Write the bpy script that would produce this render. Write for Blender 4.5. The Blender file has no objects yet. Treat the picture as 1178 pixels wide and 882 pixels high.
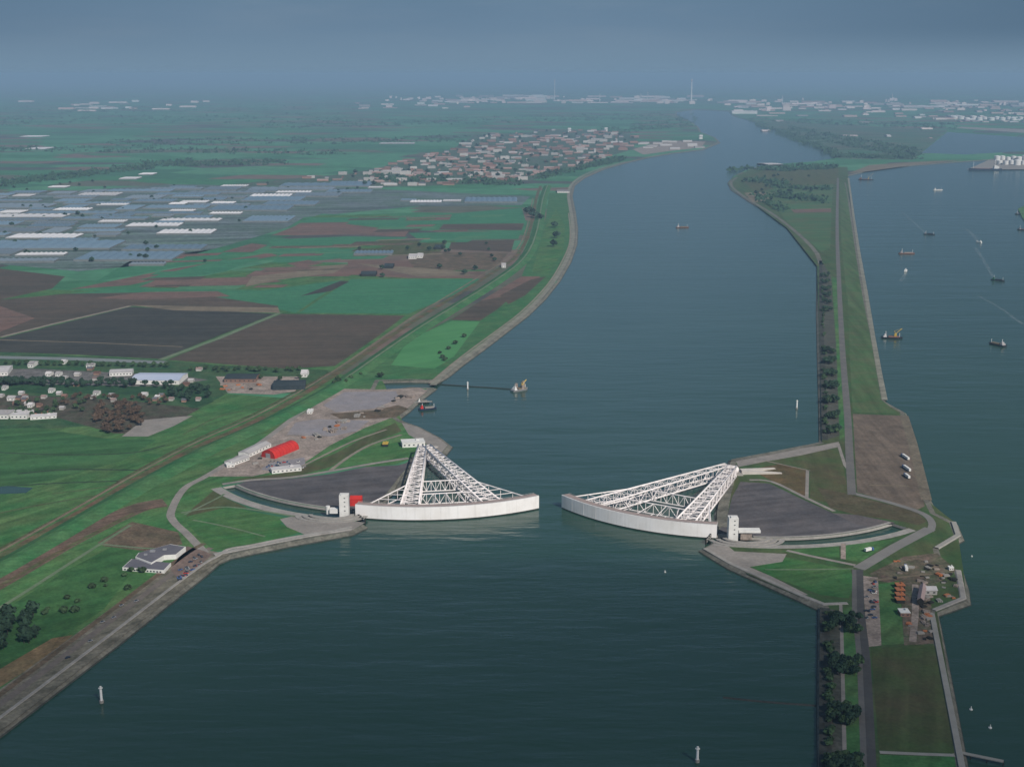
import bpy, math, random
from mathutils import Vector
from mathutils.geometry import tessellate_polygon
R = math.radians
rng = random.Random(11)
sc = bpy.context.scene
col = sc.collection

# ------------------------------------------------------------------ camera
F, H = 1480.0, 480.0
PITCH = math.atan((441 - 85) / F)
cam = bpy.data.cameras.new('camera')
cam.sensor_width = 36.0
cam.lens = 36.0 * F / 1178.0
cam.clip_start = 1.0
cam.clip_end = 600000.0
co = bpy.data.objects.new('camera', cam)
col.objects.link(co)
co.location = (0, 0, H)
co.rotation_euler = (math.pi / 2 - PITCH, 0, 0)
sc.camera = co

# ------------------------------------------------------------------ sky, sun, exposure
SUN_EL, SUN_AZ = R(38), R(147)          # azimuth clockwise from +Y (the view direction)
sd = Vector((math.sin(SUN_AZ) * math.cos(SUN_EL), math.cos(SUN_AZ) * math.cos(SUN_EL), math.sin(SUN_EL)))
W = bpy.data.worlds.new('World')
sc.world = W
W.use_nodes = True
nt = W.node_tree
nt.nodes.clear()
def wn(t, **k):
    n = nt.nodes.new(t)
    for a, b in k.items():
        setattr(n, a, b)
    return n
wo = wn('ShaderNodeOutputWorld'); wb = wn('ShaderNodeBackground')
wb.inputs['Strength'].default_value = 0.1
sky = wn('ShaderNodeTexSky', sky_type='NISHITA', sun_disc=False, sun_elevation=SUN_EL, sun_rotation=SUN_AZ,
         altitude=400, air_density=1.0, dust_density=0.6, ozone_density=1.6)
tc = wn('ShaderNodeTexCoord'); sp = wn('ShaderNodeSeparateXYZ')
nt.links.new(tc.outputs['Generated'], sp.inputs[0])
def mr(src, a, b, c=0.0, d=1.0):
    n = wn('ShaderNodeMapRange', interpolation_type='SMOOTHSTEP')
    n.inputs[1].default_value, n.inputs[2].default_value = a, b
    n.inputs[3].default_value, n.inputs[4].default_value = c, d
    nt.links.new(src, n.inputs[0])
    return n.outputs[0]
def wmix(f, a, b):
    n = wn('ShaderNodeMix', data_type='RGBA')
    for s, v in ((n.inputs[0], f), (n.inputs[6], a), (n.inputs[7], b)):
        if hasattr(v, 'is_linked') or isinstance(v, bpy.types.NodeSocket):
            nt.links.new(v, s)
        elif isinstance(v, tuple):
            s.default_value = (*v, 1)
        else:
            s.default_value = v
    return n.outputs[2]
# the dark rain-cloud bank that hangs over the horizon, clear Nishita sky above it
mp = wn('ShaderNodeMapping'); mp.inputs['Scale'].default_value = (5, 5, 34)
nt.links.new(tc.outputs['Generated'], mp.inputs[0])
n1 = wn('ShaderNodeTexNoise'); n1.inputs['Scale'].default_value = 1.0; n1.inputs['Detail'].default_value = 6
n1.inputs['Roughness'].default_value = 0.55
nt.links.new(mp.outputs[0], n1.inputs[0])
mp2 = wn('ShaderNodeMapping'); mp2.inputs['Scale'].default_value = (3.2, 3.2, 9)
nt.links.new(tc.outputs['Generated'], mp2.inputs[0])
n2 = wn('ShaderNodeTexNoise'); n2.inputs['Scale'].default_value = 1.0; n2.inputs['Detail'].default_value = 3
nt.links.new(mp2.outputs[0], n2.inputs[0])
SKY_LOW, SKY_MID, SKY_HIGH = (1.58, 2.44, 3.36), (1.38, 2.20, 3.15), (1.12, 1.98, 2.85)
bank = wmix(mr(sp.outputs[2], 0.0, 0.045), SKY_LOW, SKY_MID)
bank = wmix(mr(sp.outputs[2], 0.03, 0.09), bank, SKY_HIGH)
bank = wmix(mr(n1.outputs[0], 0.42, 0.72, 0, 0.6), bank, (1.75, 2.5, 3.35))
bank = wmix(mr(n2.outputs[0], 0.35, 0.7, 0.30, 0), bank, (0.95, 1.65, 2.5))
bank = wmix(mr(sp.outputs[0], 0.08, 0.42, 0, 0.75), bank, (0.72, 1.32, 2.02))
bank = wmix(mr(sp.outputs[0], -0.10, -0.42, 0, 0.4), bank, (0.85, 1.5, 2.3))
bank = wmix(mr(sp.outputs[2], 0.0, 0.035), SKY_LOW, bank)
n3 = wn('ShaderNodeTexNoise'); n3.inputs['Scale'].default_value = 2.2; n3.inputs['Detail'].default_value = 5
nt.links.new(tc.outputs['Generated'], n3.inputs[0])
over = wmix(mr(n3.outputs[0], 0.35, 0.65, 0.2, 0.65), sky.outputs[0], (1.0, 1.55, 2.0))
over = wmix(mr(sp.outputs[0], 0.08, 0.42, 0, 0.8), over, (0.55, 0.95, 1.35))
full = wmix(mr(sp.outputs[2], 0.10, 0.30), bank, over)
nt.links.new(full, wb.inputs[0]); nt.links.new(wb.outputs[0], wo.inputs[0])

sl = bpy.data.lights.new('sun', 'SUN'); sl.energy = 4.4; sl.angle = R(0.5); sl.color = (1.0, 0.94, 0.86)
so = bpy.data.objects.new('sun', sl); col.objects.link(so)
so.rotation_euler = (-sd).to_track_quat('-Z', 'Y').to_euler()
so.location = (0, 0, 3000)
sc.view_settings.view_transform = 'Standard'; sc.view_settings.look = 'None'
sc.view_settings.exposure = 0.13; sc.view_settings.gamma = 1.0
sc.view_settings.use_curve_mapping = False
sc.cycles.max_bounces = 6; sc.cycles.volume_bounces = 0
sc.cycles.caustics_reflective = False; sc.cycles.caustics_refractive = False

# ------------------------------------------------------------------ helpers
LZ = 3.5
cp, spn = math.cos(PITCH), math.sin(PITCH)
def at(px, py, z=LZ):
    dx = (px - 589) / F; dy = (441 - py) / F
    d = (dx, cp + dy * spn, -spn + dy * cp)
    t = (z - H) / d[2]
    return Vector((d[0] * t, d[1] * t, z))
def mpp(py):                             # metres per photo pixel, sideways, at that row
    return (at(590, py) - at(589, py)).length

class MB:
    def __init__(s):
        s.v = []; s.f = []; s.m = []
    def add(s, vs, fs, m=0):
        o = len(s.v); s.v += [Vector(v) for v in vs]
        for f in fs:
            s.f.append([i + o for i in f]); s.m.append(m)
    def box(s, c, sz, rz=0.0, m=0, top=(1, 1)):
        cx, cy, cz = c; a, b, h = sz[0] / 2, sz[1] / 2, sz[2]
        k, l = math.cos(rz), math.sin(rz); vs = []
        for z, (tx, ty) in ((0, (1, 1)), (h, top)):
            for x, y in ((-a, -b), (a, -b), (a, b), (-a, b)):
                x *= tx; y *= ty
                vs.append((cx + x * k - y * l, cy + x * l + y * k, cz + z))
        s.add(vs, [(3, 2, 1, 0), (4, 5, 6, 7), (0, 1, 5, 4), (1, 2, 6, 5), (2, 3, 7, 6), (3, 0, 4, 7)], m)
    def tube(s, p, q, r, n=6, m=0, r2=None):
        p, q = Vector(p), Vector(q); d = (q - p)
        if d.length < 1e-6: return
        d.normalize(); u = d.orthogonal().normalized(); w = d.cross(u); r2 = r if r2 is None else r2
        vs = []
        for c, rr in ((p, r), (q, r2)):
            for i in range(n):
                a = 2 * math.pi * i / n
                vs.append(c + (u * math.cos(a) + w * math.sin(a)) * rr)
        fs = [(i, (i + 1) % n, n + (i + 1) % n, n + i) for i in range(n)]
        fs += [tuple(range(n - 1, -1, -1)), tuple(range(n, 2 * n))]
        s.add(vs, fs, m)
    def path(s, pts, r, n=6, m=0):
        for a, b in zip(pts, pts[1:]): s.tube(a, b, r, n, m)
    def prism(s, poly, z0, z1, m=0, mtop=None, bottom=False):
        n = len(poly); P = [Vector((p[0], p[1])) for p in poly]
        ar = sum(P[i].x * P[(i + 1) % n].y - P[(i + 1) % n].x * P[i].y for i in range(n))
        if ar < 0: P.reverse()
        vs = [(p.x, p.y, z0) for p in P] + [(p.x, p.y, z1) for p in P]
        s.add(vs, [(i, (i + 1) % n, n + (i + 1) % n, n + i) for i in range(n)], m)
        s.cap(P, z1, m if mtop is None else mtop)
    def cap(s, poly, z, m=0):
        P = [Vector((p[0], p[1], 0)) for p in poly]
        for t in tessellate_polygon([P]):
            a, b, c = (P[i] for i in t)
            if (b - a).cross(c - a).z < 0: t = t[::-1]
            s.add([(P[i].x, P[i].y, z) for i in t], [(0, 1, 2)], m)
    def gable(s, c, w, d, h, rh, rz=0.0, m=0, mr=1, over=0.4):
        """walls with two gables along the length w; the roof goes to material mr"""
        k, l = math.cos(rz), math.sin(rz)
        T = lambda x, y, z: (c[0] + x * k - y * l, c[1] + x * l + y * k, c[2] + z)
        a, b = w / 2, d / 2
        vs = [T(-a, -b, 0), T(a, -b, 0), T(a, b, 0), T(-a, b, 0), T(-a, -b, h), T(a, -b, h), T(a, b, h), T(-a, b, h), T(-a, 0, h + rh), T(a, 0, h + rh)]
        s.add(vs, [(0, 1, 5, 4), (2, 3, 7, 6), (1, 2, 6, 9, 5), (3, 0, 4, 8, 7)], m)
        s.roof(c, w, d, h, rh, rz, mr, over)
    def roof(s, c, w, d, h, rh, rz=0.0, m=0, over=0.4):
        k, l = math.cos(rz), math.sin(rz)
        T = lambda x, y, z: (c[0] + x * k - y * l, c[1] + x * l + y * k, c[2] + z)
        a, b = w / 2 + over, d / 2 + over; dz = rh * over / (d / 2); t = 0.3
        vs = []
        for z in (0.02, t):
            vs += [T(-a, -b, h - dz + z), T(a, -b, h - dz + z), T(a, 0, h + rh + z), T(-a, 0, h + rh + z), T(a, b, h - dz + z), T(-a, b, h - dz + z)]
        s.add(vs, [(6, 7, 8, 9), (9, 8, 10, 11), (3, 2, 1, 0), (5, 4, 2, 3), (0, 1, 7, 6), (4, 5, 11, 10), (1, 2, 8, 7), (2, 4, 10, 8), (3, 0, 6, 9), (5, 3, 9, 11)], m)
    def build(s, name, mats, parent=None, origin=None, kind=None, smooth=False):
        me = bpy.data.meshes.new(name)
        o0 = Vector(origin) if origin is not None else Vector((0, 0, 0))
        me.from_pydata([tuple(v - o0) for v in s.v], [], s.f)
        if not isinstance(mats, (list, tuple)): mats = [mats]
        for m in mats: me.materials.append(m)
        me.polygons.foreach_set('material_index', s.m)
        if smooth: me.polygons.foreach_set('use_smooth', [True] * len(s.f))
        me.update()
        o = bpy.data.objects.new(name, me); col.objects.link(o)
        if parent is not None: o.parent = parent
        elif origin is not None: o.location = o0
        if kind: o['kind'] = kind
        return o

def tag(o, label, cat, group=None):
    o['label'] = label; o['category'] = cat
    if group: o['group'] = group
    return o
def thing(name, label, cat, loc, rz=0.0, group=None):
    o = bpy.data.objects.new(name, None); col.objects.link(o)
    o.location = loc; o.rotation_euler = (0, 0, rz); o.empty_display_size = 1
    return tag(o, label, cat, group)
def dup(o, loc, rz=0.0, scale=None, label=None, group=None):
    c = o.copy(); col.objects.link(c); c.location = loc; c.rotation_euler = (0, 0, rz)
    if scale is not None: c.scale = (scale, scale, scale) if not isinstance(scale, tuple) else scale
    if label: c['label'] = label
    if group: c['group'] = group
    for ch in list(o.children):
        d = ch.copy(); col.objects.link(d); d.parent = c
        for g in list(ch.children):
            e = g.copy(); col.objects.link(e); e.parent = d
    return c

# ------------------------------------------------------------------ materials
MATS = {}
def M(name, c1, c2=None, scale=0.02, rough=0.9, stripe=None, rnd=0.0, spec=0.3, fine=0.0, metal=0.0, emit=None, streak=0.0):
    """procedural material: two colours mixed by noise of scale 1/m, optional stripes (period m, angle, amount), per-object variation"""
    if name in MATS: return MATS[name]
    m = bpy.data.materials.new(name); m.use_nodes = True; t = m.node_tree
    b = t.nodes['Principled BSDF']; b.inputs['Roughness'].default_value = rough
    b.inputs['Specular IOR Level'].default_value = spec if rough < 0.85 else 0.05; b.inputs['Metallic'].default_value = metal
    N = t.nodes.new; L = t.links.new
    tcn = N('ShaderNodeTexCoord')
    c2 = c2 or tuple(x * 0.8 for x in c1)
    no = N('ShaderNodeTexNoise'); no.inputs['Scale'].default_value = scale; no.inputs['Detail'].default_value = 6
    no.inputs['Roughness'].default_value = 0.62
    L(tcn.outputs['Object'], no.inputs[0])
    mrn = N('ShaderNodeMapRange'); mrn.inputs[1].default_value = 0.34; mrn.inputs[2].default_value = 0.66
    L(no.outputs[0], mrn.inputs[0])
    mx = N('ShaderNodeMix'); mx.data_type = 'RGBA'
    mx.inputs[6].default_value = (*c1, 1); mx.inputs[7].default_value = (*c2, 1)
    L(mrn.outputs[0], mx.inputs[0]); out = mx.outputs[2]
    def mul(out, fac):
        x = N('ShaderNodeMix'); x.data_type = 'RGBA'; x.blend_type = 'MULTIPLY'; x.inputs[0].default_value = 1.0
        L(out, x.inputs[6]); L(fac, x.inputs[7]); return x.outputs[2]
    if stripe:
        per, ang, amt = stripe
        mpn = N('ShaderNodeMapping'); mpn.inputs['Rotation'].default_value = (0, 0, ang)
        L(tcn.outputs['Object'], mpn.inputs[0])
        sx = N('ShaderNodeMapping'); sx.inputs['Scale'].default_value = (1.0 / per, 0.06 / per, 1.0 / per)
        L(mpn.outputs[0], sx.inputs[0])
        ns = N('ShaderNodeTexNoise'); ns.inputs['Scale'].default_value = 1.0; ns.inputs['Detail'].default_value = 3
        L(sx.outputs[0], ns.inputs[0])
        r2 = N('ShaderNodeMapRange'); r2.inputs[1].default_value = 0.33; r2.inputs[2].default_value = 0.67
        r2.inputs[3].default_value = 1 - amt; r2.inputs[4].default_value = 1 + amt
        L(ns.outputs[0], r2.inputs[0]); out = mul(out, r2.outputs[0])
    if fine:
        nf = N('ShaderNodeTexNoise'); nf.inputs['Scale'].default_value = 0.35; nf.inputs['Detail'].default_value = 3
        L(tcn.outputs['Object'], nf.inputs[0])
        r3 = N('ShaderNodeMapRange'); r3.inputs[1].default_value = 0.3; r3.inputs[2].default_value = 0.7
        r3.inputs[3].default_value = 1 - fine; r3.inputs[4].default_value = 1 + fine
        L(nf.outputs[0], r3.inputs[0]); out = mul(out, r3.outputs[0])
        nm = N('ShaderNodeTexNoise'); nm.inputs['Scale'].default_value = 0.055; nm.inputs['Detail'].default_value = 5; nm.inputs['Roughness'].default_value = 0.7
        L(tcn.outputs['Object'], nm.inputs[0])
        r5 = N('ShaderNodeMapRange'); r5.inputs[1].default_value = 0.3; r5.inputs[2].default_value = 0.7
        r5.inputs[3].default_value = 1 - fine * 1.3; r5.inputs[4].default_value = 1 + fine * 1.3
        L(nm.outputs[0], r5.inputs[0]); out = mul(out, r5.outputs[0])
    if streak:
        sm = N('ShaderNodeMapping'); sm.inputs['Scale'].default_value = (0.35, 0.35, 0.02); L(tcn.outputs['Object'], sm.inputs[0])
        sn = N('ShaderNodeTexNoise'); sn.inputs['Scale'].default_value = 1.0; sn.inputs['Detail'].default_value = 4; L(sm.outputs[0], sn.inputs[0])
        r6 = N('ShaderNodeMapRange'); r6.inputs[1].default_value = 0.5; r6.inputs[2].default_value = 0.72; r6.inputs[3].default_value = 1.0; r6.inputs[4].default_value = 1 - streak * 2.2
        L(sn.outputs[0], r6.inputs[0]); out = mul(out, r6.outputs[0])
    if rnd:
        oi = N('ShaderNodeObjectInfo'); r4 = N('ShaderNodeMapRange')
        r4.inputs[3].default_value = 1 - rnd; r4.inputs[4].default_value = 1 + rnd
        L(oi.outputs['Random'], r4.inputs[0]); out = mul(out, r4.outputs[0])
    L(out, b.inputs['Base Color'])
    if emit:
        b.inputs['Emission Color'].default_value = (*emit[:3], 1); b.inputs['Emission Strength'].default_value = emit[3]
    MATS[name] = m
    return m

GRASS = M('grass_meadow', (0.040, 0.130, 0.044), (0.086, 0.145, 0.056), 0.014, stripe=(9, 0.6, 0.2), fine=0.18)
GRASS_L = M('grass_lawn', (0.040, 0.130, 0.042), (0.072, 0.140, 0.052), 0.022, stripe=(6, 1.2, 0.16), fine=0.15)
GRASS_O = M('grass_olive', (0.060, 0.090, 0.036), (0.088, 0.078, 0.044), 0.022, stripe=(10, 0.1, 0.14), fine=0.12)
GRASS_D = M('grass_dike', (0.036, 0.125, 0.048), (0.068, 0.140, 0.058), 0.02, stripe=(4, 0.95, 0.18), fine=0.16)
CROP = M('green_crop', (0.040, 0.150, 0.078), (0.052, 0.170, 0.088), 0.008, stripe=(14, 1.45, 0.08), fine=0.12)
CROP2 = M('green_crop_pale', (0.060, 0.165, 0.085), (0.080, 0.185, 0.095), 0.01, stripe=(12, 1.4, 0.1), fine=0.12)
SOIL_D = M('dark_ploughed_soil', (0.042, 0.043, 0.038), (0.058, 0.055, 0.046), 0.006, stripe=(16, 1.50, 0.16), fine=0.12)
SOIL_B = M('brown_ploughed_soil', (0.092, 0.070, 0.053), (0.072, 0.061, 0.047), 0.006, stripe=(16, 1.50, 0.14), fine=0.12)
SOIL_P = M('pink_dry_soil', (0.165, 0.100, 0.080), (0.120, 0.088, 0.072), 0.01, stripe=(18, 1.45, 0.14), fine=0.12)
SOIL_T = M('tan_stubble', (0.190, 0.155, 0.110), (0.150, 0.125, 0.090), 0.01, stripe=(18, 1.45, 0.14), fine=0.12)
SOIL_R = M('rough_bare_soil', (0.140, 0.100, 0.072), (0.085, 0.075, 0.050), 0.03, fine=0.25)
SITE = M('site_sand', (0.150, 0.118, 0.092), (0.115, 0.092, 0.074), 0.03, stripe=(7, 0.02, 0.15), fine=0.15)
PAVE = M('concrete_paving', (0.26, 0.235, 0.215), (0.21, 0.195, 0.18), 0.05, fine=0.1)
PAVE_B = M('bluish_hardstanding', (0.215, 0.205, 0.225), (0.25, 0.225, 0.225), 0.02, fine=0.1)
PAVE_P = M('pink_gravel_yard', (0.300, 0.245, 0.215), (0.215, 0.180, 0.155), 0.04, fine=0.25)
ASPH = M('asphalt', (0.115, 0.112, 0.110), (0.145, 0.138, 0.130), 0.05, fine=0.08)
TRACK = M('gravel_track', (0.25, 0.215, 0.175), (0.19, 0.17, 0.14), 0.05, fine=0.1)
TRACK_G = M('grassy_track', (0.110, 0.170, 0.095), (0.150, 0.180, 0.120), 0.05, fine=0.1)
HEATH = M('reddish_reed_verge', (0.135, 0.082, 0.056), (0.066, 0.100, 0.044), 0.03, stripe=(4, 0.95, 0.2), fine=0.2)
STONE = M('bank_stone', (0.170, 0.160, 0.135), (0.105, 0.105, 0.088), 0.05, fine=0.25)
STONE_W = M('wet_bank_stone', (0.040, 0.044, 0.040), (0.062, 0.062, 0.054), 0.08, fine=0.2)
FLOOR = M('dark_asphalt_mat', (0.074, 0.072, 0.078), (0.110, 0.100, 0.102), 0.018, stripe=(12, 1.3, 0.2), fine=0.12)
CONC = M('concrete', (0.30, 0.285, 0.265), (0.24, 0.225, 0.21), 0.1, fine=0.1)
WHITE = M('white_painted_steel', (0.80, 0.78, 0.78), (0.70, 0.68, 0.67), 0.06, rough=0.5, fine=0.04)
WHITE_T = M('white_tube_steel', (0.82, 0.77, 0.76), (0.70, 0.64, 0.63), 0.2, rough=0.5)
GATEW = M('weathered_gate_white', (0.82, 0.80, 0.80), (0.72, 0.69, 0.67), 0.05, rough=0.55, streak=0.05)
DECK = M('pinkish_deck', (0.34, 0.27, 0.25), (0.26, 0.21, 0.2), 0.2)
DARK = M('dark_fender', (0.025, 0.026, 0.024), (0.04, 0.04, 0.035), 0.2)
RED = M('red_painted_sheet', (0.52, 0.030, 0.022), (0.42, 0.026, 0.02), 0.15, rough=0.5)
RAIL = M('galvanised_rail', (0.42, 0.41, 0.40), None, 0.3, rough=0.5)
WHITE_W = M('white_render', (0.68, 0.67, 0.65), (0.56, 0.55, 0.53), 0.15)
GREYR = M('grey_roof', (0.105, 0.105, 0.125), (0.135, 0.13, 0.15), 0.08)
DKROOF = M('dark_shed_roof', (0.030, 0.042, 0.048), (0.045, 0.055, 0.06), 0.06)
BLUEROOF = M('pale_blue_roof', (0.42, 0.46, 0.56), (0.36, 0.41, 0.52), 0.04)
ROOFS = [M('roof_terracotta', (0.20, 0.118, 0.098), None, 0.1, rnd=0.35), M('roof_pinkish', (0.27, 0.195, 0.18), None, 0.1, rnd=0.35), M('roof_slate', (0.12, 0.12, 0.135), None, 0.1, rnd=0.3), M('roof_pale', (0.42, 0.40, 0.40), None, 0.1, rnd=0.4)]
WALLS = [M('wall_brick', (0.26, 0.165, 0.13), None, 0.2, rnd=0.2), M('wall_pale', (0.42, 0.40, 0.38), None, 0.2, rnd=0.2)]
GLASS = M('window_glass', (0.03, 0.04, 0.05), None, 0.3, rough=0.15, spec=0.5)
GH_BLUE = M('greenhouse_glass', (0.12, 0.18, 0.235), (0.15, 0.205, 0.25), 0.01, rough=0.35, spec=0.5, rnd=0.25)
GH_GREY = M('greenhouse_grey_glass', (0.17, 0.195, 0.225), (0.145, 0.18, 0.20), 0.01, rough=0.4, spec=0.5, rnd=0.25)
GH_WHITE = M('greenhouse_whitewash', (0.60, 0.58, 0.59), (0.50, 0.50, 0.52), 0.02, rnd=0.25)
GH_WALL = M('greenhouse_side', (0.17, 0.18, 0.18), None, 0.1, rough=0.4)
LEAF = M('tree_leaves', (0.030, 0.060, 0.026), (0.045, 0.082, 0.032), 0.35, rnd=0.35, rough=0.8)
LEAF_D = M('dark_leaves', (0.018, 0.042, 0.026), (0.026, 0.058, 0.030), 0.35, rnd=0.3, rough=0.8)
LEAF_B = M('bare_twigs', (0.085, 0.058, 0.042), (0.120, 0.085, 0.060), 0.3, rnd=0.2)
BARK = M('bark', (0.06, 0.05, 0.04), None, 0.5)
def paint(name, c): return M(name, c, tuple(x * 0.85 for x in c), 0.3, rough=0.45)
BLACKP, ORANGE, BLUEP, GREENP, YELLOW, GREYP, NAVY, BROWNP = [paint(n, c) for n, c in (('black_paint', (0.02, 0.02, 0.025)), ('orange_paint', (0.42, 0.15, 0.06)), ('blue_paint', (0.06, 0.12, 0.3)), ('green_paint', (0.03, 0.14, 0.07)), ('yellow_paint', (0.5, 0.34, 0.05)), ('grey_paint', (0.26, 0.26, 0.27)), ('navy_hull', (0.02, 0.03, 0.06)), ('rust_brown', (0.17, 0.08, 0.055)))]

# far countryside: a patchwork of parcels inside one sheet of land
def land_material():
    m = bpy.data.materials.new('polder_land'); m.use_nodes = True; t = m.node_tree
    b = t.nodes['Principled BSDF']; b.inputs['Roughness'].default_value = 0.95; b.inputs['Specular IOR Level'].default_value = 0.15
    N = t.nodes.new; L = t.links.new
    g = N('ShaderNodeTexCoord')
    mpn = N('ShaderNodeMapping'); mpn.inputs['Rotation'].default_value = (0, 0, 0.25); mpn.inputs['Scale'].default_value = (1 / 420, 1 / 230, 1)
    L(g.outputs['Object'], mpn.inputs[0])
    v = N('ShaderNodeTexVoronoi'); v.voronoi_dimensions = '2D'; v.distance = 'CHEBYCHEV'; v.inputs['Scale'].default_value = 1.0
    L(mpn.outputs[0], v.inputs['Vector'])
    s = N('ShaderNodeSeparateColor'); L(v.outputs['Color'], s.inputs[0])
    r = N('ShaderNodeValToRGB'); r.color_ramp.interpolation = 'CONSTANT'
    els = [(0.0, (0.035, 0.122, 0.056)), (0.24, (0.048, 0.152, 0.080)), (0.45, (0.032, 0.105, 0.055)), (0.6, (0.058, 0.160, 0.085)),
           (0.74, (0.080, 0.085, 0.060)), (0.84, (0.115, 0.085, 0.068)), (0.92, (0.055, 0.058, 0.052))]
    r.color_ramp.elements[0].color = (*els[0][1], 1); r.color_ramp.elements.remove(r.color_ramp.elements[1])
    for p, c in els[1:]:
        e = r.color_ramp.elements.new(p); e.color = (*c, 1)
    L(s.outputs[0], r.inputs[0])
    n = N('ShaderNodeTexNoise'); n.inputs['Scale'].default_value = 0.012; n.inputs['Detail'].default_value = 7; n.inputs['Roughness'].default_value = 0.65
    L(g.outputs['Object'], n.inputs[0])
    q = N('ShaderNodeMapRange'); q.inputs[1].default_value = 0.3; q.inputs[2].default_value = 0.7; q.inputs[3].default_value = 0.9; q.inputs[4].default_value = 1.55
    L(n.outputs[0], q.inputs[0])
    x = N('ShaderNodeMix'); x.data_type = 'RGBA'; x.blend_type = 'MULTIPLY'; x.inputs[0].default_value = 1
    L(r.outputs[0], x.inputs[6]); L(q.outputs[0], x.inputs[7]); L(x.outputs[2], b.inputs['Base Color'])
    return m
LAND = land_material()

def water_material():
    m = bpy.data.materials.new('river_water'); m.use_nodes = True; t = m.node_tree
    b = t.nodes['Principled BSDF']; b.inputs['Roughness'].default_value = 0.16; b.inputs['IOR'].default_value = 1.333; b.inputs['Specular IOR Level'].default_value = 0.42; b.inputs['Specular Tint'].default_value = (0.82, 1.0, 1.0, 1)
    N = t.nodes.new; L = t.links.new
    g = N('ShaderNodeTexCoord')
    n0 = N('ShaderNodeTexNoise'); n0.inputs['Scale'].default_value = 0.0035; n0.inputs['Detail'].default_value = 5
    L(g.outputs['Object'], n0.inputs[0])
    mx = N('ShaderNodeMix'); mx.data_type = 'RGBA'
    mx.inputs[6].default_value = (0.012, 0.042, 0.029, 1); mx.inputs[7].default_value = (0.026, 0.064, 0.046, 1)
    L(n0.outputs[0], mx.inputs[0]); L(mx.outputs[2], b.inputs['Base Color'])
    hs = None
    for sx, sy, a, rot in ((1 / 14, 1 / 5, 0.35, 0.15), (1 / 60, 1 / 16, 1.5, -0.12), (1 / 240, 1 / 60, 3.2, 0.1)):
        mp_ = N('ShaderNodeMapping'); mp_.inputs['Scale'].default_value = (sx, sy, 1); mp_.inputs['Rotation'].default_value = (0, 0, rot)
        L(g.outputs['Object'], mp_.inputs[0])
        n = N('ShaderNodeTexNoise'); n.inputs['Scale'].default_value = 1; n.inputs['Detail'].default_value = 3
        L(mp_.outputs[0], n.inputs[0])
        k = N('ShaderNodeMath'); k.operation = 'MULTIPLY'; k.inputs[1].default_value = a; L(n.outputs[0], k.inputs[0])
        if hs is None: hs = k.outputs[0]
        else:
            ad = N('ShaderNodeMath'); L(hs, ad.inputs[0]); L(k.outputs[0], ad.inputs[1]); hs = ad.outputs[0]
    bp = N('ShaderNodeBump'); bp.inputs['Strength'].default_value = 0.6; bp.inputs['Distance'].default_value = 1.0
    L(hs, bp.inputs['Height']); L(bp.outputs[0], b.inputs['Normal'])
    return m
WATER = water_material()

# ------------------------------------------------------------------ geometry of the two gates
JL = Vector((-115.0, 1596.0, 0)); JR = Vector((273.0, 1507.0, 0))
GA, GB = at(409, 596, 0), at(620, 585.5, 0)          # ends of the left gate at the water
RA, RB = at(646, 584.5, 0), at(824, 620, 0)          # ends of the right gate
def polar(J, P):
    d = P - J; return math.atan2(d.y, d.x), math.hypot(d.x, d.y)
def pol(J, a, r, z=0.0): return Vector((J.x + math.cos(a) * r, J.y + math.sin(a) * r, z))
aGA, rGA = polar(JL, GA); aGB, rGB = polar(JL, GB); aRA, rRA = polar(JR, RA); aRB, rRB = polar(JR, RB)
aDL = polar(JL, at(262, 559))[0]
if aDL > 0: aDL -= 2 * math.pi
aDR = polar(JR, at(1034, 604))[0]
LTO = [pol(JL, aGA + (aDL - aGA) * i / 12, 260 + 8 * i / 12) for i in range(0, 13)]
rLI = lambda i: 234 + 19 * max(0, 1 - i / 12) ** 1.6
LTI = [pol(JL, aDL + (aGA - aDL) * i / 12, rLI(i)) for i in range(0, 13)]
RTO = [pol(JR, aDR + (aRB - aDR) * i / 12, 247 - 4 * i / 12) for i in range(0, 13)]
RTI = [pol(JR, aRB + (aDR - aRB) * i / 12, 222 + 5 * i / 12) for i in range(0, 13)]

px = lambda *ps: [at(*p) for p in ps]
shoreL1 = px((-150, 950), (-60, 880), (0, 836), (60, 790), (130, 737), (190, 690), (230, 659), (247, 644), (262, 638), (290, 632), (330, 624), (380, 615), (402, 611), (418, 603))
shoreL2 = px((432, 583), (446, 567), (462, 545), (478, 528), (492, 530), (503, 529), (516, 512), (503, 502), (480, 490), (462, 484), (456, 480), (468, 471), (482, 458), (498, 446), (472, 445), (452, 448), (431, 448), (436, 438), (470, 437), (502, 438), (514, 431), (530, 418), (555, 400), (580, 381), (605, 362), (625, 343), (642, 322), (655, 300), (662, 280), (663, 262), (661, 245), (657, 225), (660, 213), (672, 204), (695, 194), (720, 187), (745, 181), (775, 176), (808, 172), (828, 164), (822, 158), (806, 152), (803, 146), (795, 140), (778, 133), (778, 129), (800, 126), (838, 128), (845, 134), (868, 140), (890, 148), (915, 157), (940, 166), (960, 176), (962, 182), (935, 186), (890, 189), (862, 194), (845, 202), (838, 210), (842, 218), (860, 230), (885, 245), (908, 262), (926, 278), (938, 292), (942, 306), (942, 360), (944, 420), (946, 470), (947, 508))
shoreR1 = px((925, 512), (890, 519), (842, 528), (838, 537), (838, 546), (832, 568), (828, 590), (827, 612))
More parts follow.
